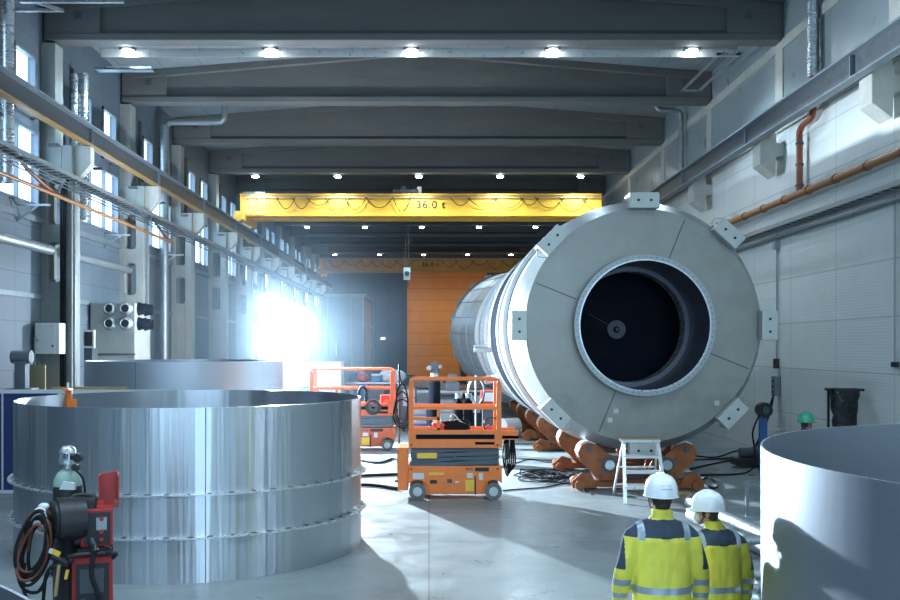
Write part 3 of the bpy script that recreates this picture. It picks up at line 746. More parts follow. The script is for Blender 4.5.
MB().lathe([(rb - .06, 24.4), (2.5, 24.4), (2.5, 24.9), (rb - .06, 24.9)], C, 'Y', N, False).build('flange_ring', 'drumlight', drum)
MB().lathe([(rb - .04, 24.9), (rb - .04, 33.0)], C, 'Y', N).build('shell', 'drumlight', drum)
for y in (27.0, 29.2, 32.4):
    MB().lathe([(rb - .04, y), (2.5, y), (2.5, y + .35), (rb - .04, y + .35)], C, 'Y', N, False).build('flange_ring', 'drumlight' if y != 29.2 else 'galv', drum)
# widening rear section, its axis a little higher
prof = [(2.42, 33.0, 0), (2.93, 47.0, .33), (2.98, 47.0, .33), (2.98, 47.5, .33), (2.90, 48.2, .33), (.3, 48.8, .33)]
vs = []; n = 96
for (r, y, dz) in prof:
    for i in range(n):
        a = 2 * pi * i / n; vs.append((DX + r * cos(a), y, DZC + dz + r * sin(a)))
cone = MB().add(vs, [(j * n + i, j * n + (i + 1) % n, (j + 1) * n + (i + 1) % n, (j + 1) * n + i) for j in range(len(prof) - 1) for i in range(n)], True).build('rear_cone', 'drumlight', drum)
sm = MB()
for k in range(24):
    a = 2 * pi * k / 24
    sm.bar((DX + 2.43 * cos(a), 33.1, DZC + 2.43 * sin(a)), (DX + 2.94 * cos(a), 46.9, DZC + .33 + 2.94 * sin(a)), .03, .02)
s_ = sm.build('seam', 'drumrim', cone)
sm = MB()
for u in (.33, .66):
    r = 2.42 + .51 * u; y = 33 + 14 * u
    sm.lathe([(r, y), (r + .02, y), (r + .02, y + .1), (r, y + .1)], (DX, 0, DZC + .33 * u), 'Y', 96)
sm.build('hoop_seam', 'drumlight', cone)
for k in range(9):
    a = pi * (.62 + k * .1)
    MB().obox((DX + 3.0 * cos(a), 47.2, DZC + .33 + 3.0 * sin(a)), (.14, .3, .3), Matrix.Rotation(-a, 3, 'Y')).build('lug', 'galvdull', drum)
# seams on the face
for a in (68, 158, 248, 338):
    a = R(a); MB().bar((DX + 1.36 * cos(a), 17.995, DZC + 1.36 * sin(a)), (DX + 2.2 * cos(a), 17.995, DZC + 2.2 * sin(a)), .018, .012).build('weld_seam', 'weld', drum)
for (px, py) in ((616, 411), (610, 420), (737 - 20, 403)):
    MB().box(PX(px, 17.99) - .045, PX(px, 17.99) + .045, 17.985, 17.998, PZ(py, 17.99) - .045, PZ(py, 17.99) + .045).build('chalk_patch', 'bracket', drum)
# neck
nf = MB().ring(C, 1.235, 1.335, 17.72, 17.8, 'Y', 96).build('neck_flange', 'drumrim', drum)
MB().ring(C, 1.225, 1.25, 17.715, 17.75, 'Y', 96).build('machined_lip', 'neckflange', nf)
bo = MB()
for k in range(72):
    a = 2 * pi * k / 72; x, z = DX + 1.29 * cos(a), DZC + 1.29 * sin(a); bo.cyl((x, 17.71, z), (x, 17.72, z), .011, 6)
b_ = bo.build('bolt_circle', 'darksteel', nf)
MB().lathe([(1.31, 17.8), (1.31, 18.01)], C, 'Y', 96).build('neck_outside', 'drum', drum)
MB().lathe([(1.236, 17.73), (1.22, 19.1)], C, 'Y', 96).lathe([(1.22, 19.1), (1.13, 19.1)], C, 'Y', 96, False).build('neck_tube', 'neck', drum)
MB().lathe([(1.13, 19.1), (1.13, 19.5)], C, 'Y', 96).build('inner_lip', 'edge', drum)
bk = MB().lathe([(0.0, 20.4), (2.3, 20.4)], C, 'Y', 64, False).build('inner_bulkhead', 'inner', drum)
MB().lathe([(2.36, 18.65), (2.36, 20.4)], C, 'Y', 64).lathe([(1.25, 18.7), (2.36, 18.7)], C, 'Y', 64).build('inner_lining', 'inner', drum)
MB().ring((DX - .02, 0, DZC - .03), .07, .2, 20.33, 20.4, 'Y', 32).cyl((DX - .02, 20.25, DZC - .03), (DX - .02, 20.4, DZC - .03), .04).build('hub', 'darksteel', bk)
MB().tube([(DX - .6, 20.37, DZC + .3), (DX - .15, 20.37, DZC + .05)], .012).build('hub_strut', 'darksteel', bk)
# eight clamping brackets round the rim
for k in range(8):
    a = R(90 + 45 * k + (2 if k in (1, 7) else 0)); m3 = Matrix.Rotation(-(a - pi / 2), 3, 'Y')
    def L(x, y, z): return m3 @ Vector((x, 0, z)) + Vector((DX, y, DZC))
    b = MB(); rc = 2.37
    b.obox(m3 @ Vector((0, 0, rc)) + Vector((DX, 17.86, DZC)), (.56, .22, .3), m3)
    b.obox(m3 @ Vector((0, 0, rc + .12)) + Vector((DX, 18.1, DZC)), (.56, .34, .05), m3)
    o = b.build('rim_bracket', 'bracket', drum, bevel=.012)
    h = MB()
    for sx in (-.12, .12):
        p = L(sx, 0, rc); h.cyl((p.x, 17.735, p.z), (p.x, 17.75, p.z), .026, 10)
    h.build('bolt_hole', 'black', o)
    if k % 2:
        q = [m3 @ Vector((-.28 - .12 * sin(pi * u / 8), 0, rc - .15 + .3 * u / 8)) + Vector((DX, 17.85, DZC)) for u in range(9)]
        MB().tube(q, .008, 5).build('tie_wire', 'galvdull', o)
MB().cyl((DX - 2.35, 24.6, DZC - .45), (DX - 2.9, 24.6, DZC - .45), .1, 16).build('side_nozzle', 'galv', drum)
MB().cyl((DX - 2.15, 26.1, DZC - 1.25), (DX - 2.55, 26.1, DZC - 1.35), .12, 16).build('side_nozzle', 'galv', drum)

# ------------------------------------------------------------------ roller stands
def make_stand():
    t = thing('roller_stand', '', 'roller stand', (0, 0, 0), 'orange roller stands under the drum')
    MB().box(-1.15, 1.15, -.16, .16, .05, .18).build('base_beam', 'rust', t, world=False, bevel=.015)
    MB().box(-.75, .75, .1, .34, .1, .3).build('cross_tube', 'darksteel', t, world=False)
    for s in (-1, 1):
        p = [(s * 1.12, .57), (s * 1.17, .73), (s * 1.1, .88), (s * .95, .93), (s * .76, .87), (s * .55, .68), (s * .3, .60), (s * .22, .42), (s * .32, .2), (s * .75, .18), (s * .86, .33)]
        a = MB()
        for (y0, y1) in ((-.22, -.16), (.16, .22)): a.prism(p if s > 0 else p[::-1], 'Y', y0, y1)
        arm = a.build('arm', 'rust', t, world=False, bevel=.008)
        MB().cyl((s * .95, -.14, .75), (s * .95, .14, .75), .21, 32).build('roller', 'alu', arm, world=False)
        MB().cyl((s * .95, -.27, .8), (s * .95, .27, .8), .05, 14).build('axle', 'darksteel', arm, world=False)
        MB().cyl((s * .56, -.34, .5), (s * .56, .3, .5), .095, 20).build('pivot_pin', 'galv', arm, world=False)
        MB().cyl((s * .56, -.25, .5), (s * .56, -.22, .5), .15, 20).build('pivot_collar', 'darksteel', arm, world=False)
        bt = MB()
        for (x, z) in ((.4, .3), (.72, .32), (.75, .6), (.42, .56)): bt.cyl((s * x, -.24, z), (s * x, -.21, z), .03, 8)
        bt.build('arm_bolt', 'darksteel', arm, world=False)
        MB().prism([(s * .8, .05), (s * 1.28, .05), (s * 1.3, .18), (s * 1.1, .35), (s * .9, .3)][::s], 'Y', -.3, -.24).build('foot_plate', 'rust', t, world=False, bevel=.008)
        MB().cyl((s * 1.14, -.38, .11), (s * 1.14, -.24, .11), .1, 20).build('foot_wheel', 'rust', t, world=False)
        MB().cyl((s * 1.14, .2, .11), (s * 1.14, .36, .11), .1, 20).build('foot_wheel', 'rust', t, world=False)
    return t
nm = ['nearest orange roller stand under the open drum face', 'second orange roller stand behind the nearest one', 'third orange roller stand counted back from the drum face', 'fourth orange roller stand along the drum', 'fifth roller stand under the drum, near the black band end', 'farthest orange roller stand under the drum']
st0 = make_stand()
for i, y in enumerate((18.6, 21.4, 25.4, 28.4, 31.3, 34.2)):
    s_ = st0 if i == 0 else dup(st0, (0, 0, 0))
    s_.location = (DX, y, 0); s_['label'] = nm[i]
    if i == 5: s_.scale.z = .96
tag(MB().bar((4.0, 17.9, .06), (4.9, 17.6, .05), .07).build('timber_block', 'wood'), 'pale timber on the floor under the drum front', 'timber')

# ------------------------------------------------------------------ step ladder
Y = 16.75
t = thing('step_ladder', 'small white aluminium step ladder before the drum', 'step ladder', (PX(646, Y), Y, 0))
cx = PX(646, Y); hw0, hw1 = .37, .31; zt = PZ(444, Y)
for s in (-1, 1):
    MB().bar((cx + s * hw0, Y, 0), (cx + s * hw1, Y + .42, zt), .06, .03).build('front_rail', 'alu', t)
    MB().bar((cx + s * (hw0 + .02), Y + 1.0, 0), (cx + s * hw1, Y + .5, zt - .03), .035, .03).build('rear_rail', 'alu', t)
for k in range(1, 4):
    u = k / 4.; w = hw0 + (hw1 - hw0) * u
    MB().box(cx - w, cx + w, Y + .42 * u - .02, Y + .42 * u + .16, zt * u - .025, zt * u + .025).build('step', 'alu', t)
MB().box(cx - hw1 - .04, cx + hw1 + .04, Y + .36, Y + .62, zt - .01, zt + .035).build('top_step', 'alu', t)
MB().box(cx - hw0, cx + hw0, Y + .92, Y + .95, .2, .23).box(cx - hw0, cx + hw0, Y + .75, Y + .78, .55, .58).build('brace', 'alu', t)
MB().box(cx - hw1 - .05, cx + hw1 + .05, Y + .5, Y + .66, zt + .035, zt + .06).build('tool_tray_lip', 'wood', t)

# ------------------------------------------------------------------ scissor lifts
def make_lift(m, label, sx=1., ext=True):
    """local frame: x along the lift, front side at y = 0, floor z = 0; x = 0 under the photo's middle axis"""
    t = thing('scissor_lift', label, 'scissor lift', (0, 0, 0), 'scissor lifts on the shop floor')
    D = .82
    k = 1 / 54.6
    def X(p): return (p - VX) * k * sx
    def Z(p): return H - (p - VY) * k
    B = lambda x0, x1, y0, y1, z0, z1: MB().box(X(x0), X(x1), y0, y1, Z(z0), Z(z1))
    ch = MB()
    xa, xb = X(408.5), X(502); zb, ztp = .12, Z(466)
    # chassis side with wheel arches
    for (y0, y1) in ((0, .04), (D - .04, D)):
        poly = [(xa, ztp), (xa, .33)]
        for c in (X(417.5), X(493.5)):
            for a in range(0, 9):
                an = pi - pi * a / 8; poly.append((c + .2 * cos(an), .155 + .2 * sin(an) * .95))
            poly.append((c + .2, zb))
            if c == X(417.5): poly.append((X(482.5), zb))
        poly = [(xa, ztp), (xa, .3)]
        c = X(417.5)
        for a in range(2, 9):
            an = pi - pi * a / 8; poly.append((c + .21 * cos(an), .155 + .21 * sin(an)))
        poly += [(c + .21, zb), (X(493.5) - .21, zb)]
        c = X(493.5)
        for a in range(0, 7):
            an = pi - pi * a / 8; poly.append((c + .21 * cos(an), .155 + .21 * sin(an)))
        poly += [(xb, .3), (xb, ztp)]
        ch.prism(poly, 'Y', y0, y1)
    ch.box(xa + .005, xb - .005, .04, D - .04, .36, ztp - .004).box(X(423), X(488), .04, D - .04, .1, .4)
    ch.build('chassis', m, t, world=False, bevel=.008)
    MB().box(X(397.5), X(408), .08, D - .08, .16, Z(448)).build('end_box', m, t, world=False, bevel=.01)
    MB().box(X(396.8), X(397.5), .2, D - .2, .3, .9).build('end_ladder', 'darksteel', t, world=False)
    for (px) in (417.5, 493.5):
        for y0 in (-.03, D - .1):
            w = MB().cyl((X(px), y0, .155), (X(px), y0 + .13, .155), .155, 32).build('wheel', 'tyre', t, world=False, bevel=.015)
            yy = y0 - .008 if y0 < 0 else y0 + .13
            MB().cyl((X(px), yy, .155), (X(px), yy + .01, .155), .085, 20).build('hub', 'plaster', w, world=False)
    # scissor stack
    sc_ = MB(); z0, z1 = Z(466), Z(448)
    for i in range(4):
        z = z0 + (z1 - z0) * (i + .5) / 4
        for y0 in (.05, D - .12):
            sc_.bar((X(411), y0 + .03 * (i % 2), z - .03), (X(499), y0 + .03 * (i % 2), z + .03), .05, .065)
            sc_.bar((X(411), y0 + .035, z + .03), (X(499), y0 + .035, z - .03), .05, .05)
    for px in (412, 455, 498):
        sc_.cyl((X(px), .0, (z0 + z1) / 2), (X(px), D, (z0 + z1) / 2), .03, 10)
    sc_.build('scissor_arms', 'scissor', t, world=False)
    MB().box(X(412), X(498), .2, D - .2, z0, z1).build('hydraulic_pack', 'darksteel', t, world=False)
    MB().box(X(417), X(437), .01, .035, Z(458.5), Z(453)).build('warning_decal', 'yellowdecal', t, world=False)
    # platform
    pf = MB().box(X(409.5), X(501.5), .03, D - .03, Z(447.5), Z(443)).box(X(408.5), X(502.5), 0, .03, Z(448), Z(430)).box(X(408.5), X(502.5), D - .03, D, Z(448), Z(430)).box(X(408.5), X(409.5), .03, D - .03, Z(447.9), Z(430.2)).box(X(501.5), X(502.5), .03, D - .03, Z(447.9), Z(430.2)).build('platform', m, t, world=False, bevel=.006)
    MB().box(X(416), X(494.5), -.006, .002, Z(439), Z(434.5)).build('slot', 'band', pf, world=False)
    MB().box(X(475), X(494.5), -.006, .002, Z(444.5), Z(442)).build('slot', 'band', pf, world=False)
    if ext: MB().box(X(502), X(518.5), .05, D - .05, Z(439), Z(436)).box(X(502), X(518.5), .05, .08, Z(440), Z(431)).box(X(502), X(518.5), D - .08, D - .05, Z(440), Z(431)).build('deck_extension', m, t, world=False)
    # guard rails
    zt_, zm = Z(379.5), Z(408)
    for (y) in (.02, D - .02):
        rl = MB(); r = .03
        MB().box(X(408.7), X(413), y - .014, y + .03, Z(442), Z(383)).build('post', m, t, world=False, bevel=.006)
        MB().box(X(496.5), X(501.5), y - .014, y + .03, Z(442), Z(383)).build('post', m, t, world=False, bevel=.006)
        MB().tube(catmull([(X(410.5), y, Z(388)), (X(410.8), y, Z(382)), (X(415), y, zt_), (X(440), y, zt_), (X(470), y, zt_), (X(495), y, zt_), (X(498.7), y, Z(382)), (X(499), y, Z(388))], 5), .028, 10).build('top_rail', m, t, world=False)
        MB().box(X(413), X(497), y - .015, y + .015, zm - .03, zm + .03).build('mid_rail', m, t, world=False)
    e = MB()
    for px in (410.5, 499): e.bar((X(px), .02, zt_ - .04), (X(px), D - .02, zt_ - .04), .04); e.bar((X(px), .02, zm), (X(px), D - .02, zm), .04)
    e.build('end_rail', m, t, world=False)
    g = MB().box(X(413), X(440), -.005, .02, Z(420), Z(417)).box(X(437), X(440), -.005, .02, Z(430), Z(408)).box(X(413), X(440), -.005, .02, Z(430), Z(428)).build('gate', m, t, world=False)
    # decals and openings
    for (a, b, c_, d_, mm) in ((413, 424, 473, 479, 'decal'), (430, 437, 480, 483.5, 'black'), (465.5, 474, 480, 491, 'yellowdecal'), (474.5, 476, 476, 495, 'black'), (429, 444, 472.5, 475, 'yellowdecal'), (467, 473, 473, 478, 'decal'), (479, 483, 473, 480, 'decal'), (447, 452, 479, 483, 'darksteel'), (455, 459, 481, 483, 'decal')):
        MB().box(X(a), X(b), -.006, .0, Z(d_), Z(c_)).build('decal', mm, t, world=False)
    MB().box(X(475), X(489), -.006, 0, Z(471.3), Z(467.6)).build('decal', 'black', t, world=False)
    for a_ in (466, 468.3, 471): MB().box(X(a_), X(a_ + 1.6), -.005, 0, Z(470.2), Z(467.9)).build('decal', 'darksteel', t, world=False)
    for a_ in (411.5, 497.5):
        for b_ in (445, 469): MB().cyl((X(a_), -.008, Z(b_)), (X(a_), 0, Z(b_)), .018, 8).build('bolt', 'black', t, world=False)
    return t
l1 = make_lift('orange', 'orange scissor lift with folded platform in the middle of the floor')
l1.location = (0, 17.2, 0)
l2 = make_lift('redor', 'reddish scissor lift partly behind the big polished ring', 1.35, False)
l2.location = (-2.72, 25.3, 0)
# contents of lift 1
def LX1(p): return PX(p, 17.6)
def LZ1(p): return PZ(p, 17.6)
t = thing('tool_crate', 'red box with white lid standing on the orange lift platform', 'tool box', (LX1(440), 17.6, 1.07))
MB().box(LX1(432), LX1(447), 17.45, 17.75, 1.045, 1.38).build('body', 'red', t, bevel=.02); MB().box(LX1(433), LX1(441), 17.44, 17.7, 1.381, 1.47).build('lid', 'white', t, bevel=.01)
mb = MB()
for k in range(9):
    r = .18 + .012 * (k % 3); mb.tube([(LX1(456) + r * 1.25 * cos(a * pi / 12), 17.55 + .2 * sin(a * pi / 12), 1.08 + .03 * k + .1 * abs(sin(a * pi / 12 + .4))) for a in range(24)], .016, 6, True)
tag(mb.build('hose_coil', 'rubber'), 'coil of black hose lying on the orange lift platform', 'hose')
mb = MB()
for k in range(3): mb.tube(catmull([(LX1(447 + 3 * k), 17.5, 1.2), (LX1(452 + 3 * k), 17.5, 1.55 - .1 * k), (LX1(462 + 2 * k), 17.5, 1.35), (LX1(470), 17.55, 1.08)], 6), .012, 6)
tag(mb.build('white_cable', 'white'), 'thin white cables looping over the orange lift platform', 'cable')
t = thing('control_box', 'grey hand grinder and leads at the end of orange lift platform', 'tool', (LX1(490), 17.6, 1.05))
MB().box(LX1(483), LX1(493), 17.5, 17.7, 1.045, 1.2).build('body', 'galvdull', t, bevel=.02); MB().cyl((LX1(486), 17.48, 1.25), (LX1(490), 17.5, 1.32), .05).build('grip', 'red', t); MB().tube(arc((LX1(491), 17.5, 1.35), .14, 0, 2 * pi * .8, 14), .014, 6).build('lead', 'black', t)
mb = MB()
for k in range(4): mb.tube(catmull([(PX(505 + k, 17.9), 17.85, 1.1), (PX(503 + 2 * k, 17.9), 17.9, .7), (PX(507 + k, 17.9), 17.85, .35 + .04 * k), (PX(509 + 2 * k, 17.9), 17.85, .6), (PX(511 + k, 17.9), 17.95, 1.05)], 6), .016, 6)
tag(mb.build('hanging_cable_bundle', 'rubber'), 'black cables hanging from the end of the orange lift deck', 'cable', kind='stuff')
tag(MB().box(LX1(505), LX1(509), 17.5, 17.8, .7, .98).build('battery_charger', 'black', bevel=.02), 'black box slung beneath the deck extension of the orange lift', 'box')
# wheel-like reel and red box on lift 2
Y = 25.25
t = thing('cable_reel', 'black round cable reel hanging on the rail of the reddish lift', 'cable reel', (PX(373, Y), Y - .1, 1.2))
xr, zr = PX(373.5, Y), PZ(407, Y)
MB().ring((xr, 0, zr), .13, .21, Y - .18, Y - .02, 'Y', 32).build('reel', 'black', t); MB().ring((xr, 0, zr), .05, .12, Y - .16, Y - .05, 'Y', 24).build('hub', 'darksteel', t)
t = thing('red_case', 'red case standing on the platform of the reddish lift', 'case', (PX(387, Y), Y + .2, 1.05)); MB().box(PX(380, Y), PX(393, Y), Y + .15, Y + .45, 1.05, 1.5).build('body', 'red', t, bevel=.03); MB().cyl((PX(386, Y), Y + .12, 1.3), (PX(386, Y), Y + .15, 1.3), .09).build('dial', 'redor', t)
mb = MB(); mb.tube(catmull([(PX(360, Y), Y - .05, PZ(402, Y)), (PX(359, Y), Y - .05, PZ(392, Y)), (PX(362, Y), Y - .05, PZ(387, Y)), (PX(366, Y), Y - .05, PZ(390, Y)), (PX(366, Y), Y - .05, PZ(402, Y))], 6), .04, 8)
tag(mb.build('lift_hose', 'rubber'), 'thick black hose arching over the rail of the reddish lift', 'hose')

# ------------------------------------------------------------------ steel rings
def steel_ring(c, r, h, label, m, flanges=(), inner='ringin', seam=None, th=.012):
    t = thing('steel_ring', label, 'steel ring', (c[0], c[1], 0), 'rolled steel rings standing on the floor')
    n = 192; cc = (c[0], c[1], 0)
    MB().lathe([(r, 0), (r, h)], cc, 'Z', n).build('outer_face', m, t)
    MB().lathe([(r - th, h), (r - th, 0)], cc, 'Z', n).build('inner_face', inner, t)
    MB().lathe([(r, h), (r - th, h)], cc, 'Z', n, False).build('top_edge', 'edge', t)
    for (z, w) in flanges:
        f = MB().lathe([(r, z), (r + w, z), (r + w, z + .016), (r, z + .016)], cc, 'Z', n, False).build('stiffening_hoop', 'edge', t)
        cl = MB()
        for k in range(60):
            a = 2 * pi * k / 60 + .02 * random.random(); cl.obox((c[0] + (r + .015) * cos(a), c[1] + (r + .015) * sin(a), z + .02), (.018, .03 + .05 * random.random(), .006), Matrix.Rotation(a, 3, 'Z'))
        cl.build('tack_weld', 'weld', f)['kind'] = 'stuff'
    for a in (seam or ()):
        MB().lathe([(r + .002, 0), (r + .002, h)], cc, 'Z', 1, True, R(a) - .002, R(a) + .002).build('seam', 'weld', t)
    return t
steel_ring((-3.35, 13.43), 2.375, 2.08, 'large polished steel ring with two hoops behind the red welding set', 'ring', ((1.04, .075), (.53, .075)), 'ringin', (-73,))
steel_ring((-5.43, 21.0), 2.14, 2.5, 'matt steel ring standing behind the big polished ring', 'ringpale', (), 'ringinm', (-103,))
steel_ring((5.19, 5.99), 2.9, 2.08, 'matt steel ring near the two workers in yellow', 'ringdull', (), 'ringinm')
steel_ring((-3.05, .98), 2.56, 2.08, 'steel ring cut off at the corner in front of the red welding set', 'ringdull', (), 'ringinm')

# ------------------------------------------------------------------ welding set
Y = 7.5
def WX(p): return PX(p, Y)
def WZ(p): return PZ(p, Y)
# power source on trolley
t = thing('welding_power_source', 'red welding power source on a trolley below the wire feeder', 'welding machine', (WX(92), Y, 0))
x0, x1 = WX(73), WX(112); zt_ = WZ(556)
MB().box(x0, x1, Y, Y + .6, .3, zt_).build('case', 'red', t, bevel=.02)
MB().box(x0 + .03, x1 - .03, Y - .012, Y + .01, .62, zt_ - .06).build('front_panel', 'black', t)
MB().box(x0 + .06, x1 - .07, Y - .02, Y - .01, .84, zt_ - .1).build('grille', 'darksteel', t)
for z in (.7, .78): MB().cyl((x0 + .08, Y - .04, z), (x0 + .08, Y - .01, z), .025, 12).build('dial', 'darksteel', t)
for xx in (x0 + .1, x0 + .22): MB().cyl((xx, Y - .05, .5), (xx, Y, .5), .03, 14).build('socket', 'black', t)
MB().tube(catmull([(x0, Y - .03, zt_ - .02), (x0, Y - .08, zt_ + .03), (x1, Y - .08, zt_ + .03), (x1, Y - .03, zt_ - .02)], 6), .018, 8).build('handle', 'black', t)
MB().box(x0 - .35, x1 + .04, Y - .1, Y + .9, .2, .26).build('trolley_deck', 'darksteel', t)
for (xx, yy) in ((x0 - .3, Y), (x1, Y), (x0 - .3, Y + .75), (x1, Y + .75)): MB().cyl((xx - .03, yy, .1), (xx + .03, yy, .1), .1, 20).build('caster', 'rubber', t)
MB().bar((x0 - .03, Y + .5, .26), (x0 - .03, Y + .5, 1.2), .03).build('rear_post', 'darksteel', t)
# wire feeder
t = thing('wire_feeder', 'red and black wire feeder with open red flap on top of power source', 'wire feeder', (WX(92), Y, 1.18))
zf0, zf1 = WZ(548), WZ(509); xf0, xf1 = WX(81), WX(112)
MB().box(xf0 - .02, xf1, Y - .02, Y + .4, WZ(552), WZ(548)).build('base_plate', 'black', t)
MB().box(xf0, xf1, Y + .01, Y + .42, zf0, zf1).build('case', 'red', t, bevel=.015)
MB().box(xf0 + .025, xf1 - .02, Y - .005, Y + .012, zf0 + .03, zf1 - .03).build('front_panel', 'black', t)
MB().box(xf0 + .12, xf0 + .2, Y - .012, Y - .004, zf0 + .14, zf1 - .07).build('display', 'galvdull', t)
for z in (zf0 + .07, zf0 + .13, zf1 - .08): MB().cyl((xf0 + .16, Y - .03, z), (xf0 + .16, Y - .01, z), .017, 12).build('dial', 'red', t)
MB().cyl((xf0 - .18, Y + .05, WZ(519)), (xf0 + .02, Y + .1, WZ(519)), .175, 32).cyl((xf0 - .21, Y + .04, WZ(519)), (xf0 - .18, Y + .05, WZ(519)), .15, 32).build('spool_cover', 'black', t, bevel=.012)
MB().box(xf0 - .05, xf0 + .12, Y + .02, Y + .35, zf0 + .02, WZ(498)).build('motor_cover', 'black', t, bevel=.02)
MB().tube(catmull([(xf0 - .1, Y + .1, WZ(500)), (xf0 - .02, Y + .1, WZ(496)), (xf0 + .1, Y + .1, WZ(498)), (xf0 + .13, Y + .1, WZ(506))], 5), .015, 8).build('carry_handle', 'black', t)
fl = MB().prism([(WX(98), WZ(505)), (WX(100), WZ(477)), (WX(117), WZ(475)), (WX(118), WZ(503)), (WX(110), WZ(508)), (WX(99), WZ(510))], 'Y', Y + .2, Y + .215)
fl.box(WX(98), WX(100), Y + .1, Y + .21, WZ(508), WZ(477)).box(WX(96), WX(104), Y + .08, Y + .22, WZ(512), WZ(503)).box(WX(116), WX(118), Y + .02, Y + .21, WZ(505), WZ(476)).box(WX(88), WX(118), Y + .05, Y + .21, WZ(509.5), WZ(507))
fl.build('flap', 'red', t, bevel=.005)
for o_ in bpy.data.objects:
    if o_.name in ('welding_power_source', 'wire_feeder'): o_.rotation_euler = (0, 0, R(19))
# gas cylinder
Yg = 7.62; xg = PX(62, Yg)
t = thing('gas_cylinder', 'black gas cylinder with pale green shoulder behind the wire feeder', 'gas cylinder', (xg, Yg, .26))
zs = PZ(490, Yg)
MB().lathe([(0, .27), (.1, .27), (.115, .29), (.115, zs), (.113, zs + .02)], (xg, Yg + .12, 0), 'Z', 32).build('body', 'navycloth' if False else 'black', t)
MB().lathe([(.114, zs + .02), (.108, zs + .07), (.085, zs + .12), (.05, zs + .15), (.035, zs + .16)], (xg, Yg + .12, 0), 'Z', 32).build('shoulder', 'palegreen', t)
MB().prism([(xg - .02, zs + .005), (xg + .1, zs + .0), (xg + .1, zs + .055), (xg + .01, zs + .07)], 'Y', Yg - .006, Yg + .04).build('label', 'decal', t)
MB().cyl((xg, Yg + .12, zs + .14), (xg, Yg + .12, zs + .22), .035, 14).build('valve', 'galv', t)
zg = zs + .2
g = MB()
for a in range(6):
    an = 2 * pi * a / 6; g.bar((xg + .062 * cos(an), Yg + .12 + .062 * sin(an), zg), (xg + .055 * cos(an), Yg + .12 + .055 * sin(an), zg + .1), .012)
g.ring((xg, Yg + .12, 0), .045, .07, zg, zg + .03, 'Z', 24).lathe([(.068, zg + .09), (.06, zg + .12), (.035, zg + .145), (.0, zg + .15)], (xg, Yg + .12, 0), 'Z', 20)
g.build('valve_guard', 'galv', t)
rg = MB(); rg.cyl((xg + .04, Yg + .1, zg + .05), (xg + .12, Yg + .05, zg + .05), .018, 10); rg.cyl((xg + .11, Yg + .02, zg + .055), (xg + .115, Yg + .07, zg + .055), .035, 16); rg.cyl((xg + .1, Yg + .0, zg - .02), (xg + .1, Yg + .05, zg - .02), .028, 16)
rg.build('regulator', 'black', t)
MB().tube(catmull([(xg + .1, Yg + .03, zg - .04), (xg + .16, Yg + .03, zg - .12), (xg + .17, Yg + .03, zg - .26), (xg + .11, Yg - .02, zg - .36)], 8), .009, 6).build('gas_hose', 'rubber', t)
# cable coil on the side
t = thing('cable_coil', 'hanging coil of brown and black welding cables beside the gas cylinder', 'cable coil', (WX(38), Y, .9))
for k in range(11):
    cx, cz = WX(42) + random.uniform(-.03, .03), WZ(545) + random.uniform(-.04, .04); rx, rz = .085 + .045 * random.random(), .2 + .08 * random.random()
    MB().tube([(cx + rx * cos(a * pi / 14) + .05 * sin(a * pi / 14), Y - .06 - .02 * (k % 5) + .03 * sin(a * pi / 7 + k), cz + rz * sin(a * pi / 14)) for a in range(28)], .013, 8, True).build('loop', ('cableb', 'rubber', 'rubber')[k % 3], t)
MB().tube(catmull([(WX(27), Y - .1, WZ(530)), (WX(24), Y - .12, WZ(565)), (WX(30), Y - .12, WZ(585)), (WX(44), Y - .1, WZ(588)), (WX(52), Y - .06, WZ(570))], 8), .014, 8).build('loop', 'rubber', t)
MB().tube(catmull([(WX(30), Y - .1, WZ(560)), (WX(30), Y - .12, WZ(585)), (WX(38), Y - .15, WZ(604)), (WX(46), Y - .2, .3), (WX(30), Y - .5, .03), (WX(0), Y - .6, .02)], 8), .014, 8).build('loose_end', 'rubber', t)
MB().box(WX(46), WX(56), Y + .02, Y + .08, WZ(523), WZ(519)).build('hook', 'darksteel', t)
# glove
gl = MB(); gx, gz = WX(44), WZ(511)
gl.ell((gx, Y - .08, gz), .05, .035, .045, 14, 8)
for k in range(4): gl.chain([(gx - .02 + k * .014, Y - .1, gz), (gx - .045 + k * .02, Y - .12, gz - .055), (gx - .05 + k * .02, Y - .11, gz - .085)], [.014, .012, .01], 8)
gl.chain([(gx + .03, Y - .1, gz + .01), (gx + .055, Y - .11, gz - .02), (gx + .06, Y - .1, gz - .045)], [.015, .013, .01], 8)
gl.ell((gx + .02, Y - .05, gz + .045), .045, .035, .03, 14, 8)
tag(gl.build('work_glove', 'mask'), 'crumpled white work glove on the coil of welding cables', 'glove')
# clutter between feeder and coil
t = thing('torch_holder', 'black torch holder with pliers and yellow tag hanging on the trolley', 'tool holder', (WX(62), Y - .1, 1.0))
MB().cyl((WX(57), Y - .1, WZ(553)), (WX(74), Y - .12, WZ(560)), .03).cyl((WX(60), Y - .13, WZ(563)), (WX(78), Y - .1, WZ(556)), .022).cyl((WX(63), Y - .09, WZ(548)), (WX(60), Y - .12, WZ(572)), .026).build('torch_body', 'black', t)
MB().obox((WX(63), Y - .15, WZ(548.5)), (.075, .01, .04), Matrix.Rotation(R(25), 3, 'Y')).build('tag', 'yellowdecal', t)
MB().obox((WX(58.5), Y - .151, WZ(547)), (.03, .01, .035), Matrix.Rotation(R(25), 3, 'Y')).build('tag', 'decal', t)
MB().bar((WX(63), Y - .15, WZ(591)), (WX(66.5), Y - .15, WZ(561)), .028, .018).build('hammer_handle', 'wood', t)
MB().bar((WX(72), Y - .13, WZ(575)), (WX(74), Y - .13, WZ(566)), .02).build('brass_fitting', 'yellowdecal', t)
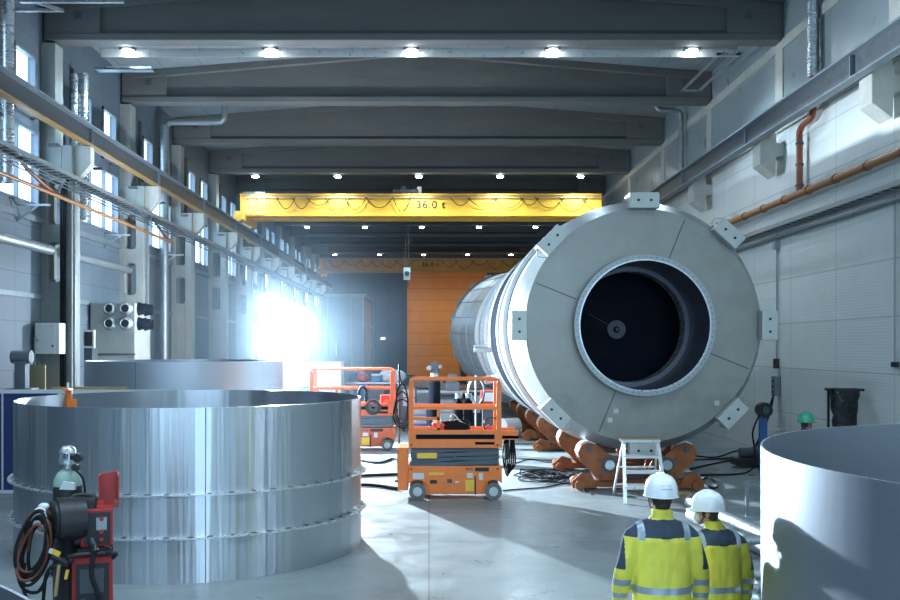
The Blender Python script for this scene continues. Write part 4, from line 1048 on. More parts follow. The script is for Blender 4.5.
MB().tube(catmull([(WX(70), Y - .1, WZ(556)), (WX(56), Y - .15, WZ(566)), (WX(50), Y - .12, WZ(590)), (WX(48), Y - .1, WZ(620)), (WX(52), Y - .2, .05)], 8), .014, 8).build('hose', 'rubber', t)
t = thing('torch_cable', 'thick black torch cable hanging before the red power source', 'cable', (WX(100), Y - .1, .4))
MB().tube(catmull([(WX(92), Y - .05, WZ(540)), (WX(99), Y - .12, WZ(546)), (WX(98), Y - .14, WZ(570)), (WX(104), Y - .14, WZ(590)), (WX(108), Y - .13, WZ(620)), (WX(112), Y - .3, .06), (WX(140), Y - .5, .03)], 8), .02, 8).build('cable', 'rubber', t)
MB().cyl((WX(94), Y - .06, WZ(538)), (WX(101), Y - .12, WZ(549)), .03).build('plug', 'black', t)
MB().tube(catmull([(WX(108), Y - .03, WZ(552)), (WX(113), Y - .08, WZ(551)), (WX(114), Y - .08, WZ(546)), (WX(108), Y - .06, WZ(545))], 5), .012, 6).build('clip', 'black', t)

# ------------------------------------------------------------------ work light
LXp, LYp, LZp = -4.55, 27.0, 3.5
t = thing('flood_light', 'dazzling white work flood light on a tripod behind the matt ring', 'flood light', (LXp, LYp, 0))
for a in (90, 210, 330): MB().bar((LXp, LYp, 1.3), (LXp + .8 * cos(R(a)), LYp + .8 * sin(R(a)), 0.01), .035).build('leg', 'darksteel', t)
MB().cyl((LXp, LYp, .9), (LXp, LYp, 3.3), .03, 10).build('pole', 'darksteel', t)
fd = Vector((.45, -.9, -.12)).normalized(); q = fd.to_track_quat('Y', 'Z').to_matrix()
MB().obox((LXp, LYp, LZp), (.75, .18, .55), q).build('head', 'darksteel', t, bevel=.02)
MB().obox(Vector((LXp, LYp, LZp)) + fd * .1, (.68, .02, .48), q).build('lens', 'flood', t)
for nm_, ty, en in (('flood', 'SPOT', 25000), ('flood_spill', 'POINT', 1300)):
    ld = bpy.data.lights.new(nm_, ty); ld.energy = en; ld.shadow_soft_size = .12; ld.color = (.70, .87, 1.)
    lo = bpy.data.objects.new(nm_ + '_lamp', ld); COL.objects.link(lo); lo.location = Vector((LXp, LYp, LZp)) + (fd * .3 if ty == 'SPOT' else Vector((0, -.3, .5)))
    if ty == 'SPOT': ld.spot_size = R(128); ld.spot_blend = .8; lo.rotation_euler = Vector((.50, -.80, -.48)).to_track_quat('-Z', 'Y').to_euler()
# welding fume lit by the work light: densest at the lamp, thinning outwards
def haze(name, c, rad, dens, label):
    m = bpy.data.materials.new(name); m.use_nodes = True; nt = m.node_tree; nt.nodes.clear()
    out = nt.nodes.new('ShaderNodeOutputMaterial'); v = nt.nodes.new('ShaderNodeVolumeScatter')
    v.inputs['Color'].default_value = (.62, .82, 1, 1); v.inputs['Anisotropy'].default_value = .1
    tc = nt.nodes.new('ShaderNodeTexCoord'); ln = nt.nodes.new('ShaderNodeVectorMath'); ln.operation = 'LENGTH'
    nt.links.new(tc.outputs['Object'], ln.inputs[0])
    mr = nt.nodes.new('ShaderNodeMapRange'); mr.inputs['From Min'].default_value = 0; mr.inputs['From Max'].default_value = 1
    mr.inputs['To Min'].default_value = 1; mr.inputs['To Max'].default_value = 0
    nt.links.new(ln.outputs['Value'], mr.inputs['Value'])
    pw = nt.nodes.new('ShaderNodeMath'); pw.operation = 'POWER'; pw.inputs[1].default_value = 2; nt.links.new(mr.outputs[0], pw.inputs[0])
    ml = nt.nodes.new('ShaderNodeMath'); ml.operation = 'MULTIPLY'; ml.inputs[1].default_value = dens; nt.links.new(pw.outputs[0], ml.inputs[0])
    nt.links.new(ml.outputs[0], v.inputs['Density']); nt.links.new(v.outputs[0], out.inputs['Volume'])
    o = MB().ell((0, 0, 0), 1, 1, 1, 32, 20).build(name, m); o.location = c; o.scale = rad
    return tag(o, label, 'haze', kind='stuff')
haze('welding_haze', (LXp + .0, LYp + .3, 3.7), (6.0, 6.0, 5.5), .028, 'pale haze glowing round the work flood light')

# ------------------------------------------------------------------ background behind the lifts
Y = 60
t = thing('equipment_booth', 'tall grey steel booth before the dark end wall', 'booth', (PX(348, Y), Y, 0))
x0, x1 = PX(326, Y), PX(364, Y); zt_ = PZ(297, Y)
MB().box(x0, x1, Y, Y + 8, 0, zt_).build('body', 'booth', t)
MB().box(x0 - .15, x1 + .15, Y - .15, Y + 8.1, zt_, zt_ + .2).build('roof', 'galvdull', t)
dd = MB().box(PX(329, Y), PX(351, Y), Y - .05, Y, .1, PZ(308, Y)).build('door', 'booth', t); MB().box(PX(336, Y), PX(337, Y), Y - .1, Y - .05, 2.2, 3.1).build('handle', 'white', dd)
for px in (328, 352, 363): MB().box(PX(px, Y) - .04, PX(px, Y) + .04, Y - .08, Y, 0, zt_).build('frame_post', 'galvdull', t)
for z in (1.4, 2.9, 4.2): MB().box(x1, x1 + .05, Y, Y + 8, z, z + .06).build('side_rib', 'galvdull', t)
Y = 34
t = thing('storage_container', 'long white storage box behind the reddish lift', 'container', (PX(312, Y), Y, 0))
MB().box(PX(283, Y), PX(341, Y), Y, Y + 1.2, 0, PZ(362, Y)).build('body', 'white', t, bevel=.03)
MB().box(PX(283, Y), PX(341, Y), Y - .03, Y, PZ(366, Y), PZ(362, Y)).build('top_rail', 'plaster', t)
for k in range(3):
    MB().box(PX(283 + 19 * k, Y) + .03, PX(302 + 19 * k, Y) - .03, Y - .02, Y, .1, PZ(368, Y)).build('side_panel', 'white', t)
t = tag(MB().cyl((PX(318, 31), 31, 1.45), (PX(300, 31), 31, 1.35), .12).build('grey_tube', 'greysteel'), 'grey tube resting on trestle before the white storage box', 'tube')
MB().bar((PX(302, 31), 31, 0), (PX(302, 31), 31, 1.3), .08).bar((PX(316, 31), 31, 0), (PX(316, 31), 31, 1.35), .08).build('trestle', 'darksteel', t)
# long benches
def bench(x0, x1, Y, z, name, label, m='galvdull', d=.8):
    t = thing(name, label, 'work bench', ((x0 + x1) / 2, Y, 0))
    MB().box(x0, x1, Y, Y + d, z - .06, z).build('top', m, t)
    for xx in (x0 + .05, x1 - .05):
        for yy in (Y + .05, Y + d - .05): MB().bar((xx, yy, 0), (xx, yy, z - .06), .07).build('leg', 'darksteel', t)
    MB().box(x0 + .05, x1 - .05, Y + .1, Y + d - .1, .35, .39).build('shelf', 'darksteel', t)
    return t
bench(PX(345, 36), PX(402, 36), 36, 1.45, 'work_bench', 'long grey work bench beyond the reddish lift')
bench(PX(402, 33), PX(500, 33), 33, 1.25, 'work_bench', 'long pale work bench beyond the orange lift', 'plaster')
bench(PX(425, 44), PX(470, 44), 44, .95, 'work_bench', 'far low bench at the foot of the orange door')
def lump(x, y, z, rx, ry, rz, m, name, label, cat):
    mb = MB().ell((x, y, z + rz * .7), rx, ry, rz, 24, 12)
    for v in mb.v:
        v += Vector((noise.noise(v * 4), noise.noise(v * 4 + Vector((5, 0, 0))), noise.noise(v * 5 + Vector((0, 7, 0))))) * .12 * min(rx, 1)
        v.z = max(v.z, z + .002)
    return tag(mb.build(name, m), label, cat)
lump(PX(392, 36), 36.4, 1.45, .55, .3, .3, 'plastic', 'wrapped_bundle', 'clear plastic wrapped bundle on the long grey bench', 'bundle')
lump(PX(362, 36), 36.3, 1.45, .25, .25, .22, 'red', 'red_sack', 'soft red sack on the long grey bench', 'sack')
lump(PX(350, 36), 36.3, 1.45, .28, .25, .3, 'navycloth', 'dark_sack', 'dark sack at the haze end of the long grey bench', 'sack')
def cylinder(px, Y, h, label, r=.115):
    x = PX(px, Y); t = thing('gas_cylinder', label, 'gas cylinder', (x, Y, 0))
    MB().lathe([(0, 0), (r, 0), (r, h - .18), (r * .9, h - .12), (r * .35, h - .05), (r * .3, h)], (x, Y, 0), 'Z', 24).build('body', 'band', t)
    MB().cyl((x, Y, h), (x, Y, h + .08), .03, 10).build('valve', 'galv', t)
    MB().ring((x, Y, 0), r * .6, r * .72, h - .02, h + .1, 'Z', 20).build('valve_guard', 'galvdull', t)
    return t
cylinder(458.5, 24.2, 1.5, 'black gas cylinder behind orange lift, nearer to the round mirror')if False else cylinder(458.5, 24.2, 1.5, 'black gas cylinder behind the orange lift, beside its twin, nearer the bulky cylinder')
cylinder(468.5, 24.2, 1.5, 'black gas cylinder behind the orange lift, beside its twin, nearer the red welder')
cylinder(434.5, 27, 1.94, 'bulky black gas cylinder with a regulator cluster behind the orange lift', .17)
t = thing('welding_regulator', 'dark regulator cluster on top of the taller gas cylinder', 'regulator', (PX(434, 27), 27, 2.06))
MB().cyl((PX(430, 27), 26.9, 2.2), (PX(440, 27), 26.9, 2.2), .09, 12).cyl((PX(434, 27), 26.8, 2.3), (PX(434, 27), 27.0, 2.3), .1, 16).box(PX(431, 27), PX(438, 27), 26.85, 27.05, 2.06, 2.2).build('body', 'darksteel', t)
MB().cyl((PX(429, 27), 26.78, 2.2), (PX(429, 27), 26.82, 2.2), .07, 14).cyl((PX(440, 27), 26.78, 2.24), (PX(440, 27), 26.82, 2.24), .05, 14).build('gauge', 'galvdull', t)
t = thing('machine_vice', 'grey-green machine head standing on the pale bench', 'machine', (PX(453, 33), 33.3, 1.25))
MB().box(PX(446, 33), PX(460, 33), 33.1, 33.5, 1.25, 1.55).box(PX(448, 33), PX(458, 33), 33.1, 33.4, 1.55, 1.85).build('body', 'greysteel', t, bevel=.03); MB().cyl((PX(446, 33) - .1, 33.3, 1.6), (PX(446, 33), 33.3, 1.6), .08).build('spindle', 'darksteel', t)
t = thing('red_welder', 'small red welding machine with pale front behind the orange lift', 'welding machine', (PX(489, 25.5), 25.5, 0))
MB().box(PX(481, 25.5), PX(498, 25.5), 25.5, 26.0, 1.1, 1.62).build('case', 'red', t, bevel=.03); MB().box(PX(484, 25.5), PX(496, 25.5), 25.48, 25.5, 1.32, 1.56).build('front_panel', 'plaster', t)
MB().box(PX(483, 25.5), PX(496, 25.5), 25.55, 25.95, .12, 1.1).build('cart', 'darksteel', t)
for px in (484, 495): MB().cyl((PX(px, 25.5) - .03, 25.6, .1), (PX(px, 25.5) + .03, 25.6, .1), .1, 16).build('caster', 'rubber', t)
t = thing('round_mirror', 'oval hoop of coiled cable on a stand beside the red welder', 'cable hoop', (PX(476, 24.8), 24.8, 0))
for k in range(3): MB().tube([(PX(476, 24.8) + (.2 + .015 * k) * cos(a * pi / 12), 24.8 + .02 * k, 1.62 + (.33 + .02 * k) * sin(a * pi / 12)) for a in range(24)], .018, 6, True).build('loop', 'galv' if k == 0 else 'black', t)
MB().cyl((PX(476, 24.8), 24.86, 0), (PX(476, 24.8), 24.86, 2.05), .025, 8).build('stand', 'galvdull', t)
MB().box(PX(472, 24.8), PX(480, 24.8), 24.7, 25.0, 0, .05).build('foot', 'darksteel', t)
t.name = 'cable_hoop_stand'
t = thing('pallet_stacker', 'small orange stacker truck far off at the orange door', 'stacker truck', (PX(461, 50), 50, 0))
MB().box(PX(457, 50), PX(468, 50), 50, 50.6, .15, .85).build('body', 'orange', t, bevel=.03); MB().box(PX(459, 50), PX(460, 50), 50.1, 50.3, .85, 2.6).box(PX(466, 50), PX(467, 50), 50.1, 50.3, .85, 1.8).box(PX(459, 50), PX(467, 50), 50.1, 50.2, 1.75, 1.85).build('mast', 'orange', t); MB().box(PX(460.5, 50), PX(466, 50), 49.95, 50.0, 1.1, 1.7).box(PX(458, 50), PX(467, 50), 50.1, 50.5, .85, 1.1).build('battery', 'black', t)
for px in (458, 466): MB().cyl((PX(px, 50), 49.9, .15), (PX(px, 50), 50.1, .15), .15, 16).build('wheel', 'rubber', t)
# assorted boxes along the end zone
bx = [(415, 431, 40, 1.0, 'plaster', 'pale low crate beyond the orange lift'), (441, 455, 38, .8, 'greysteel', 'grey crate under the far benches'), (384, 398, 46, 1.6, 'darksteel', 'dark steel cabinet before the dark end wall'), (402, 414, 52, 1.2, 'greysteel', 'grey cabinet at the foot of the orange door'),
      (354, 368, 48, 1.3, 'blue', 'blue cabinet standing in front of the tall booth'), (470, 484, 37, 1.1, 'galvdull', 'silver case behind the red welder')]
for (a, b, Yb, h, m, lab) in bx:
    t = thing('storage_cabinet' if 'cabinet' in lab else 'storage_crate', lab, 'cabinet' if 'cabinet' in lab else 'crate', (PX((a + b) / 2, Yb), Yb, 0))
    MB().box(PX(a, Yb), PX(b, Yb), Yb, Yb + .8, .04, h).build('body', m, t, bevel=.02)
    MB().box(PX(a, Yb) - .02, PX(b, Yb) + .02, Yb - .02, Yb + .82, h, h + .05).build('lid', 'darksteel' if m != 'darksteel' else 'greysteel', t)
t = tag(MB().box(PX(381, YE), PX(385, YE), YE - .1, YE - .02, PZ(339.5, YE), PZ(337.5, YE)).build('exit_sign', 'exit'), 'tiny lit exit sign on the dark end wall', 'sign')
t = thing('white_basin', 'white drum lying on the floor beyond the orange lift', 'drum', (PX(508, 29), 29, 0))
MB().cyl((PX(503, 29), 29, .3), (PX(518, 29), 29.2, .3), .3, 24).build('body', 'white', t); MB().ring((PX(503, 29), 0, .3), .22, .31, 0, .03, 'X', 24).xf(Matrix.Translation((0, 0, 0))).build('rim', 'galv', t) if False else None
t.name = 'white_drum'
t = thing('grinder_cart', 'low tool cart with red tool behind the orange lift end', 'cart', (PX(490, 22), 22, 0))
MB().box(PX(482, 22), PX(506, 22), 22, 22.5, .55, .62).build('tray', 'galv', t); MB().box(PX(482, 22), PX(506, 22), 22, 22.5, .2, .25).build('lower_tray', 'galv', t)
for px in (482.6, 505.4): MB().box(PX(px, 22) - .02, PX(px, 22) + .02, 22, 22.5, .08, .62).build('frame', 'galvdull', t); MB().cyl((PX(px, 22) - .02, 22.1, .06), (PX(px, 22) + .02, 22.1, .06), .06, 12).build('caster', 'rubber', t)
t = thing('angle_grinder', 'red hand tool lying on the low tool cart', 'tool', (PX(490, 22), 22.2, .62))
MB().cyl((PX(485, 22), 22.2, .69), (PX(493, 22), 22.25, .69), .05).build('body', 'red', t); MB().cyl((PX(494, 22), 22.2, .64), (PX(494, 22), 22.2, .70), .07, 16).build('disc', 'darksteel', t)

mb = MB()
for k in range(3):
    cx, cz = PX(402, 19.5), PZ(404 + 5 * k, 19.5)
    mb.tube([(cx + (.12 + .03 * k) * cos(a * pi / 12), 19.5 + .03 * k, cz + (.42 - .06 * k) * sin(a * pi / 12)) for a in range(24)], .016, 6, True)
mb.tube(catmull([(PX(402, 19.5), 19.5, PZ(384, 19.5)), (PX(400, 19.5), 19.5, 2.2), (PX(399, 19.5), 19.6, 2.45)], 6), .014, 6)
o = mb.build('hose_loop', 'rubber'); tag(o, 'black hose loops on a thin stand between the two lifts', 'hose')
MB().cyl((PX(399, 19.5), 19.6, 0), (PX(399, 19.5), 19.6, 2.45), .02, 8).box(PX(395, 19.5), PX(403, 19.5), 19.45, 19.75, 0, .04).build('stand', 'darksteel', o)
t = thing('blue_toolbox', 'blue and white tool box on the long grey bench', 'tool box', (PX(376, 36), 36.3, 1.45))
MB().box(PX(371, 36), PX(381, 36), 36.1, 36.6, 1.455, 1.7).build('body', 'blue', t, bevel=.02); MB().box(PX(371, 36), PX(381, 36), 36.1, 36.6, 1.7, 1.76).build('lid', 'white', t, bevel=.01)
for (a_, Yb, h_, m_, lab) in ((409, 31, 1.5, 'darksteel', 'dark narrow machine standing at the end of the pale bench'), (420, 30, 1.0, 'blue', 'blue trolley in front of the pale bench'), (446, 29, 1.15, 'greysteel', 'grey cabinet between the black gas cylinders'), (474, 30, 1.35, 'black', 'black box cabinet behind the cable hoop')):
    x_ = PX(a_, Yb); t = thing('workshop_unit', lab, 'cabinet', (x_, Yb, 0))
    MB().box(x_ - .25, x_ + .25, Yb, Yb + .5, .1, h_).build('body', m_, t, bevel=.02)
    MB().box(x_ - .2, x_ + .2, Yb - .02, Yb, h_ - .35, h_ - .1).build('drawer_front', 'galvdull', t); MB().box(x_ - .2, x_ + .2, Yb - .02, Yb, h_ - .65, h_ - .4).build('drawer_front', 'galvdull', t)
    for sx_ in (-.18, .18): MB().cyl((x_ + sx_ - .02, Yb + .1, .06), (x_ + sx_ + .02, Yb + .1, .06), .06, 12).build('caster', 'rubber', t)

# ------------------------------------------------------------------ cables on the floor
def fc(pts, r, label, m='rubber', name='floor_cable'):
    P = []
    for p in pts:
        Yp = H * F / (p[1] - VY); P.append((PX(p[0], Yp), Yp, r + .003))
    return tag(MB().tube(catmull(P, 10), r, 8).build(name, m), label, 'cable')
fc([(300, 488), (345, 487), (372, 487), (398, 490.5)], .035, 'thick black hose ending at the orange lift, nearer of the two', name='floor_hose')
fc([(300, 474), (345, 478), (370, 477), (400, 476)], .035, 'thick black hose passing behind the orange lift, farther of the two', name='floor_hose')
fc([(362, 462), (380, 464), (393, 460), (402, 463)], .03, 'short black hose under the reddish lift')
fc([(503, 491.5), (520, 490), (545, 488), (565, 484), (578, 487), (592, 495)], .014, 'thin black cable from the lift wheel to the nearest roller stand')
fc([(520, 470), (545, 472), (560, 478), (590, 483)], .012, 'thin cable running beside the tangled cable heap')
fc([(515, 464), (530, 460), (548, 463), (562, 462)], .012, 'thin cable curving toward the second roller stand')
fc([(690, 470), (712, 465), (735, 461), (758, 460), (775, 452)], .02, 'black cable running from drum to the white wall')
fc([(690, 456), (715, 458), (735, 452), (756, 448)], .018, 'black cable below the hose reel post')
fc([(700, 480), (712, 489), (718, 486), (708, 478), (700, 484)], .018, 'small cable knot beside the nearest roller stand')
mb = MB(); rnd = random.Random(3)
for k in range(13):
    P = []; cx, cy = 547 + rnd.uniform(-10, 10), 477 + rnd.uniform(-3, 3); ax, ay = rnd.uniform(10, 24), rnd.uniform(2, 6); ph = rnd.uniform(0, 6)
    for a in range(16):
        an = a * 2 * pi / 16; px, py = cx + ax * cos(an) * (1 + .2 * sin(3 * an + ph)), cy + ay * sin(an + .3 * sin(2 * an + ph)); Yp = H * F / (py - VY); P.append((PX(px, Yp), Yp, .018 + .02 * (k % 4)))
    mb.tube(P, .012, 6, True)
tag(mb.build('cable_tangle', 'rubber'), 'tangled heap of thin black cables on the floor between lift and drum', 'cable heap', kind='stuff')

# ------------------------------------------------------------------ pipes and trestle beside the workers
def fpipe(a, b, r, label, m='galv', z=None):
    def pt(p):
        Yp = H * F / (p[1] - VY); return Vector((PX(p[0], Yp), Yp, (z if z is not None else r) + .004))
    A, B = pt(a), pt(b); o = MB().cyl(A, B, r, 24, cap=False).cyl(A, B, r * .88, 24, cap=False).build('steel_pipe', m)
    tag(o, label, 'pipe', 'steel pipes lying on the floor'); return o, A, B
fpipe((690, 507), (800, 560), .10, 'pale steel pipe on the floor, farthest behind the worker', 'galvdull')
fpipe((692, 522), (800, 574), .11, 'pale steel pipe on the floor beside the farthest pipe', 'galvdull')
fpipe((735, 562), (800, 557), .06, 'thin steel pipe lying across the thick pale pipes', z=.26)
fpipe((735, 581), (800, 577), .06, 'thin steel pipe on floor close to the worker', z=.06)
o, A, B = fpipe((752, 595), (800, 590), .075, 'flanged steel pipe end near the matt ring', z=.08)
MB().cyl(A - Vector((.03, 0, 0)), A + Vector((.03, 0, 0)), .12, 20).build('flange', 'galv', o)
o, A, B = fpipe((752, 610), (800, 606), .075, 'flanged steel pipe end in front of the other flanged pipe', z=.08)
MB().cyl(A - Vector((.03, 0, 0)), A + Vector((.03, 0, 0)), .12, 20).build('flange', 'galv', o)
t = thing('trestle', 'dark grey steel trestle on the floor beyond the pipes', 'trestle', (PX(755, 15.6), 15.6, 0))
xt = PX(747, 15.6)
MB().bar((xt, 15.6, 0), (xt, 15.6, .56), .05).bar((xt + .6, 15.8, 0), (xt + .6, 15.8, .5), .05).build('leg', 'greysteel', t); MB().bar((xt, 15.6, .56), (xt + .6, 15.8, .5), .05).build('crossbar', 'greysteel', t)

# ------------------------------------------------------------------ people
def remeshed(mb, name, voxel, mats, pick=None, fold=0., smooth=2, par=None):
    o = mb.build(name, None); md = o.modifiers.new('r', 'REMESH'); md.mode = 'VOXEL'; md.voxel_size = voxel; md.use_smooth_shade = True
    s = o.modifiers.new('s', 'SMOOTH'); s.iterations = smooth; s.factor = .5
    dg = bpy.context.evaluated_depsgraph_get(); me = bpy.data.meshes.new_from_object(o.evaluated_get(dg)); me.name = name
    bpy.data.objects.remove(o)
    if fold:
        for v in me.vertices:
            c = v.co; k = noise.noise(Vector((c.x * 9, c.y * 9, c.z * 4))) + .5 * noise.noise(Vector((c.x * 20, c.y * 20, c.z * 9)))
            v.co = c + v.normal * k * fold
    me.materials.clear()
    for m in mats: me.materials.append(M[m])
    for p in me.polygons:
        p.use_smooth = True
        if pick: p.material_index = pick(p.center)
    o = bpy.data.objects.new(name, me); COL.objects.link(o); o.parent = par
    return o
def person(label, loc, rz, head_yaw, helmet, scale, hiviz=True, pose=0, head_off=(0, 0), mask=False):
    """1.80 m figure in local frame, facing +y, feet at the origin"""
    t = thing('person', label, 'person', loc, None, rz)
    hz = 1.61; Rh = Matrix.Rotation(head_yaw, 3, 'Z'); hc = Vector((head_off[0], .02 + head_off[1], hz))
    def h(x, y, z): return Rh @ Vector((x, y, z)) + hc
    b = MB()
    # torso, neck, legs, arms, hands
    b.loft([(0, 0, .86, .15, .11), (0, 0, .95, .165, .12), (0, 0, 1.08, .145, .105), (0, 0, 1.25, .165, .115), (0, 0, 1.38, .17, .11), (0, 0, 1.45, .11, .08), (0, .01, 1.5, .06, .06)])
    b.chain([(0, 0, 1.44), (head_off[0] * .6, .01 + head_off[1] * .5, 1.53), (head_off[0], .015 + head_off[1], 1.56)], [.06, .055, .055])
    b.ell(hc + Vector((0, 0, .03)), .076, .095, .1, 24, 16, Rh); b.ell(h(0, .045, -.05), .055, .05, .062, 18, 12, Rh)
    b.ell(h(0, .1, -.02), .014, .02, .026, 10, 8, Rh); b.ell(h(0, .083, -.062), .024, .012, .012, 10, 8, Rh); b.ell(h(0, .075, -.1), .028, .022, .02, 10, 8, Rh)
    for s in (-1, 1):
        b.ell(h(s * .08, -.008, -.01), .012, .022, .034, 10, 8, Rh); b.ell(h(s * .034, .078, .012), .018, .014, .01, 10, 8, Rh)
        b.chain([(s * .09, 0, .9), (s * .1, .01, .5), (s * .105, -.01, .1)], [.09, .06, .042])
        b.ell((s * .105, .06, .05), .045, .13, .045)
        b.chain([(s * .165, 0, 1.35), (s * .262, -.015, 1.12), (s * .30, .04, .84)], [.05, .043, .03])
        hp = Vector((s * .30, .055, .775)); b.ell(hp, .02, .042, .05, 14, 10)
        for k in range(4):
            y = hp.y - .03 + k * .021; L = (.055, .07, .075, .06)[k]
            b.chain([(hp.x, y, hp.z - .04), (hp.x - s * .006, y, hp.z - .045 - L * .55), (hp.x - s * .022, y, hp.z - .045 - L)], [.0095, .0085, .0075], 8)
        b.chain([(hp.x, hp.y + .035, hp.z + .01), (hp.x - s * .008, hp.y + .06, hp.z - .025), (hp.x - s * .015, hp.y + .062, hp.z - .055)], [.012, .0105, .009], 8)
    remeshed(b, 'body', .0065, ['skin'], None, 0, 2, t)
    # eyes
    for s in (-1, 1): MB().ell(h(s * .034, .087, .008), .009, .006, .006, 10, 8, Rh).build('eye', 'hair', t, world=False)
    # hair round the back of the head
    hr = MB().ell(hc + Vector((0, 0, .02)) + Rh @ Vector((0, -.012, 0)), .083, .094, .1, 24, 16, Rh)
    hr.ell(h(0, -.045, -.045), .062, .05, .045, 20, 12, Rh)
    remeshed(hr, 'hair', .009, ['hair'], None, .004, 1, t)
    # helmet
    hl = MB(); c = hc + Vector((0, 0, .045))
    pts = []
    n = 40
    for (f, z) in ((1.0, -.022), (1.03, -.018), (1.0, .0), (.985, .03), (.94, .065), (.84, .1), (.66, .13), (.4, .148), (.15, .155), (.0, .156)):
        for i in range(n):
            a = 2 * pi * i / n; rx, ry = .128 * f, .152 * f
            pts.append(Rh @ Vector((rx * cos(a), ry * sin(a) - .005, z)) + c)
    hl.add(pts, [(j * n + i, j * n + (i + 1) % n, (j + 1) * n + (i + 1) % n, (j + 1) * n + i) for j in range(9) for i in range(n)], True)
    hm = hl.build('helmet', helmet, t, world=False); sd = hm.modifiers.new('t', 'SOLIDIFY'); sd.thickness = .004
    br = MB(); pv = []
    for i in range(15):
        a = R(15 + 150 * i / 14); k = sin((a - R(15)) / R(150) * pi)
        pv.append(Rh @ Vector((.126 * cos(a), .15 * sin(a) - .005, -.012)) + c); pv.append(Rh @ Vector(((.13 + .005 * k) * cos(a), (.155 + .045 * k) * sin(a) - .005, -.03)) + c)
    br.add(pv, [(2 * i, 2 * i + 1, 2 * i + 3, 2 * i + 2) for i in range(14)], True); pk = br.build('peak', helmet, hm, world=False); pk.modifiers.new('t', 'SOLIDIFY').thickness = .005
    rd = MB()
    for yy in (-.05, 0, .05): rd.tube([Rh @ Vector((.02 * cos(.5) * (yy / .05), .12 * cos(a), .04 + .118 * sin(a))) + c for a in [R(25 + 130 * u / 12) for u in range(13)]], .006, 6)
    rd.tube([Rh @ Vector((x, -.135, .055 - abs(x) * .2)) + c for x in (-.05, -.02, .02, .05)], .005, 6)
    rd.build('ridge', helmet, hm, world=False)
    vt = MB()
    for (zz, w_) in ((.075, .035), (.05, .045)): vt.tube([Rh @ Vector((x, -.153 + .35 * (zz - .04) + x * x * 2, zz)) + c for x in (-w_, -w_ / 2, 0, w_ / 2, w_)], .003, 5)
    vt.build('vent_slot', 'galvdull', hm, world=False)
    MB().tube([Rh @ Vector((.13 * cos(a), .154 * sin(a) - .005, -.02)) + c for a in [2 * pi * i / 40 for i in range(40)]], .006, 6, True).build('brim', helmet, hm, world=False)
    st = MB()
    for s in (-1, 1): st.tube([h(s * .1, .0, .02), h(s * .083, .03, -.05), h(s * .03, .07, -.115)], .005, 6)
    st.build('chin_strap', 'black', hm, world=False)
    if mask:
        MB().ell(h(0, .085, -.05), .05, .045, .048, 18, 12, Rh).build('face_mask', 'mask', t, world=False)
    # trousers and boots
    tr = MB(); tr.loft([(0, 0, .8, .17, .13), (0, 0, .92, .185, .14), (0, 0, 1.0, .175, .135)])
    for s in (-1, 1): tr.chain([(s * .09, 0, .86), (s * .1, .01, .5), (s * .105, 0, .14)], [.105, .085, .07])
    remeshed(tr, 'trousers', .016, ['trouser'], None, .008, 2, t)
    for s in (-1, 1):
        bt = MB().ell((s * .105, .05, .06), .055, .15, .06, 18, 10).cyl((s * .105, -.01, .05), (s * .105, -.01, .2), .06).box(s * .105 - .05, s * .105 + .05, -.09, .19, 0, .03)
        remeshed(bt, 'boot', .012, ['boot'], None, 0, 1, t)
    # jacket
    jk = MB()
    jk.loft([(0, -.005, .70, .225, .165), (0, -.005, .80, .232, .17), (0, 0, .95, .225, .165), (0, 0, 1.15, .225, .16), (0, 0, 1.3, .225, .15), (0, 0, 1.38, .205, .13), (0, 0, 1.43, .16, .11), (0, .0, 1.455, .11, .09)], 36, True, 2.3)
    jk.loft([(head_off[0] * .1, .0, 1.40, .1, .095), (head_off[0] * .3, .0, 1.47, .085, .085), (head_off[0] * .5, .0, 1.535, .08, .085)], 28)
    for s in (-1, 1):
        jk.chain([(s * .15, 0, 1.365), (s * .215, -.005, 1.31), (s * .27, -.015, 1.14), (s * .298, .0, 1.03), (s * .315, .03, .92), (s * .315, .045, .82)], [.078, .085, .078, .077, .07, .064], 18)
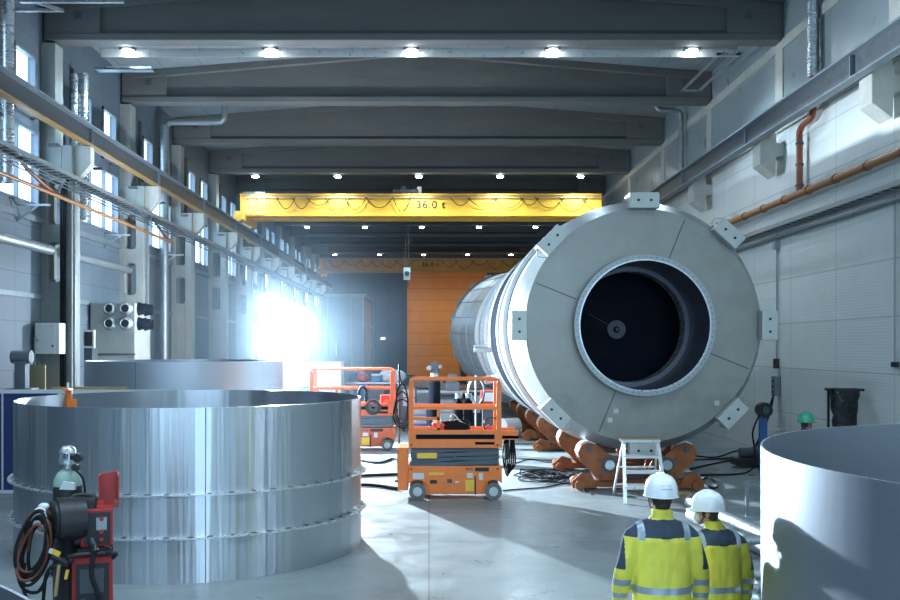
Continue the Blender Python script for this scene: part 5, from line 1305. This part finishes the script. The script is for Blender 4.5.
    if hiviz:
        def pick(c):
            ax = abs(c.x)
            if c.z > 1.462: return 0                       # collar
            if ax > .15 and ax < .20 and c.z > 1.31 and c.z < 1.45: return 2
            if c.z > 1.33: return 1
            arm = ax > .243
            if arm and ax > .27 and c.z > 1.08 + (.3 if c.y < -.02 and ax < .3 else 0): return 1
            if arm:
                if .94 < c.z < .99 or .835 < c.z < .88: return 2
            elif .90 < c.z < .955 or .76 < c.z < .81: return 2
            return 0
        j = remeshed(jk, 'jacket', .0105, ['hiviz', 'navycloth', 'reflect'], pick, .009, 3, t)
        MB().box(-.035, .035, -.155, -.148, 1.325, 1.338).build('hanger_loop', 'black', j, world=False)
    else:
        remeshed(jk, 'jacket', .014, ['navycloth'], None, .008, 3, t)
    t.scale = (scale,) * 3
    return t
person('worker in white helmet and yellow jacket, taller of the pair seen from behind', (1.82, 7.35, 0), 0, R(4), 'helmet', 1.0)
person('worker in white helmet and yellow jacket, shorter, head turned to the taller one', (2.37, 7.75, 0), R(10), R(56), 'helmet', .893, True, 0, (-.075, .0), True)
person('worker in green helmet looking out behind the matt ring', (PX(806, 15.5), 15.5, 0), R(-40), R(-30), 'green', .955, False)

# ------------------------------------------------------------------ light, sky, camera
w = bpy.data.worlds.new('sky'); SC.world = w; w.use_nodes = True
bg = w.node_tree.nodes['Background']; bg.inputs[0].default_value = (.45, .72, 1, 1); bg.inputs[1].default_value = 1.0
# area light added in the open hall end behind the camera, brightens the fronts
ad = bpy.data.lights.new('front_fill_light', 'AREA'); ad.shape = 'RECTANGLE'; ad.size = 17; ad.size_y = 9; ad.energy = 1150; ad.color = (.50, .76, 1.)
ao = bpy.data.objects.new('front_fill_light', ad); COL.objects.link(ao); ao.location = (0, YB + .5, 5); ao.rotation_euler = (R(90), 0, 0)

cd = bpy.data.cameras.new('camera'); cam = bpy.data.objects.new('camera', cd); COL.objects.link(cam)
cam.location = (0, 0, H); cam.rotation_euler = (R(90), 0, 0)
cd.sensor_width = 36; cd.lens = F / 900 * 36; cd.shift_x = (450 - VX) / 900; cd.shift_y = (VY - 300) / 900; cd.clip_end = 300
SC.camera = cam
SC.view_settings.view_transform = 'Standard'; SC.view_settings.look = 'None'; SC.view_settings.gamma = 1; SC.view_settings.use_curve_mapping = False
SC.view_settings.exposure = 0.4
SC.cycles.use_denoising = True
SC.cycles.max_bounces = 8; SC.cycles.diffuse_bounces = 4; SC.cycles.glossy_bounces = 4; SC.cycles.volume_bounces = 1
SC.cycles.caustics_reflective = False; SC.cycles.caustics_refractive = False; SC.cycles.sample_clamp_indirect = 8
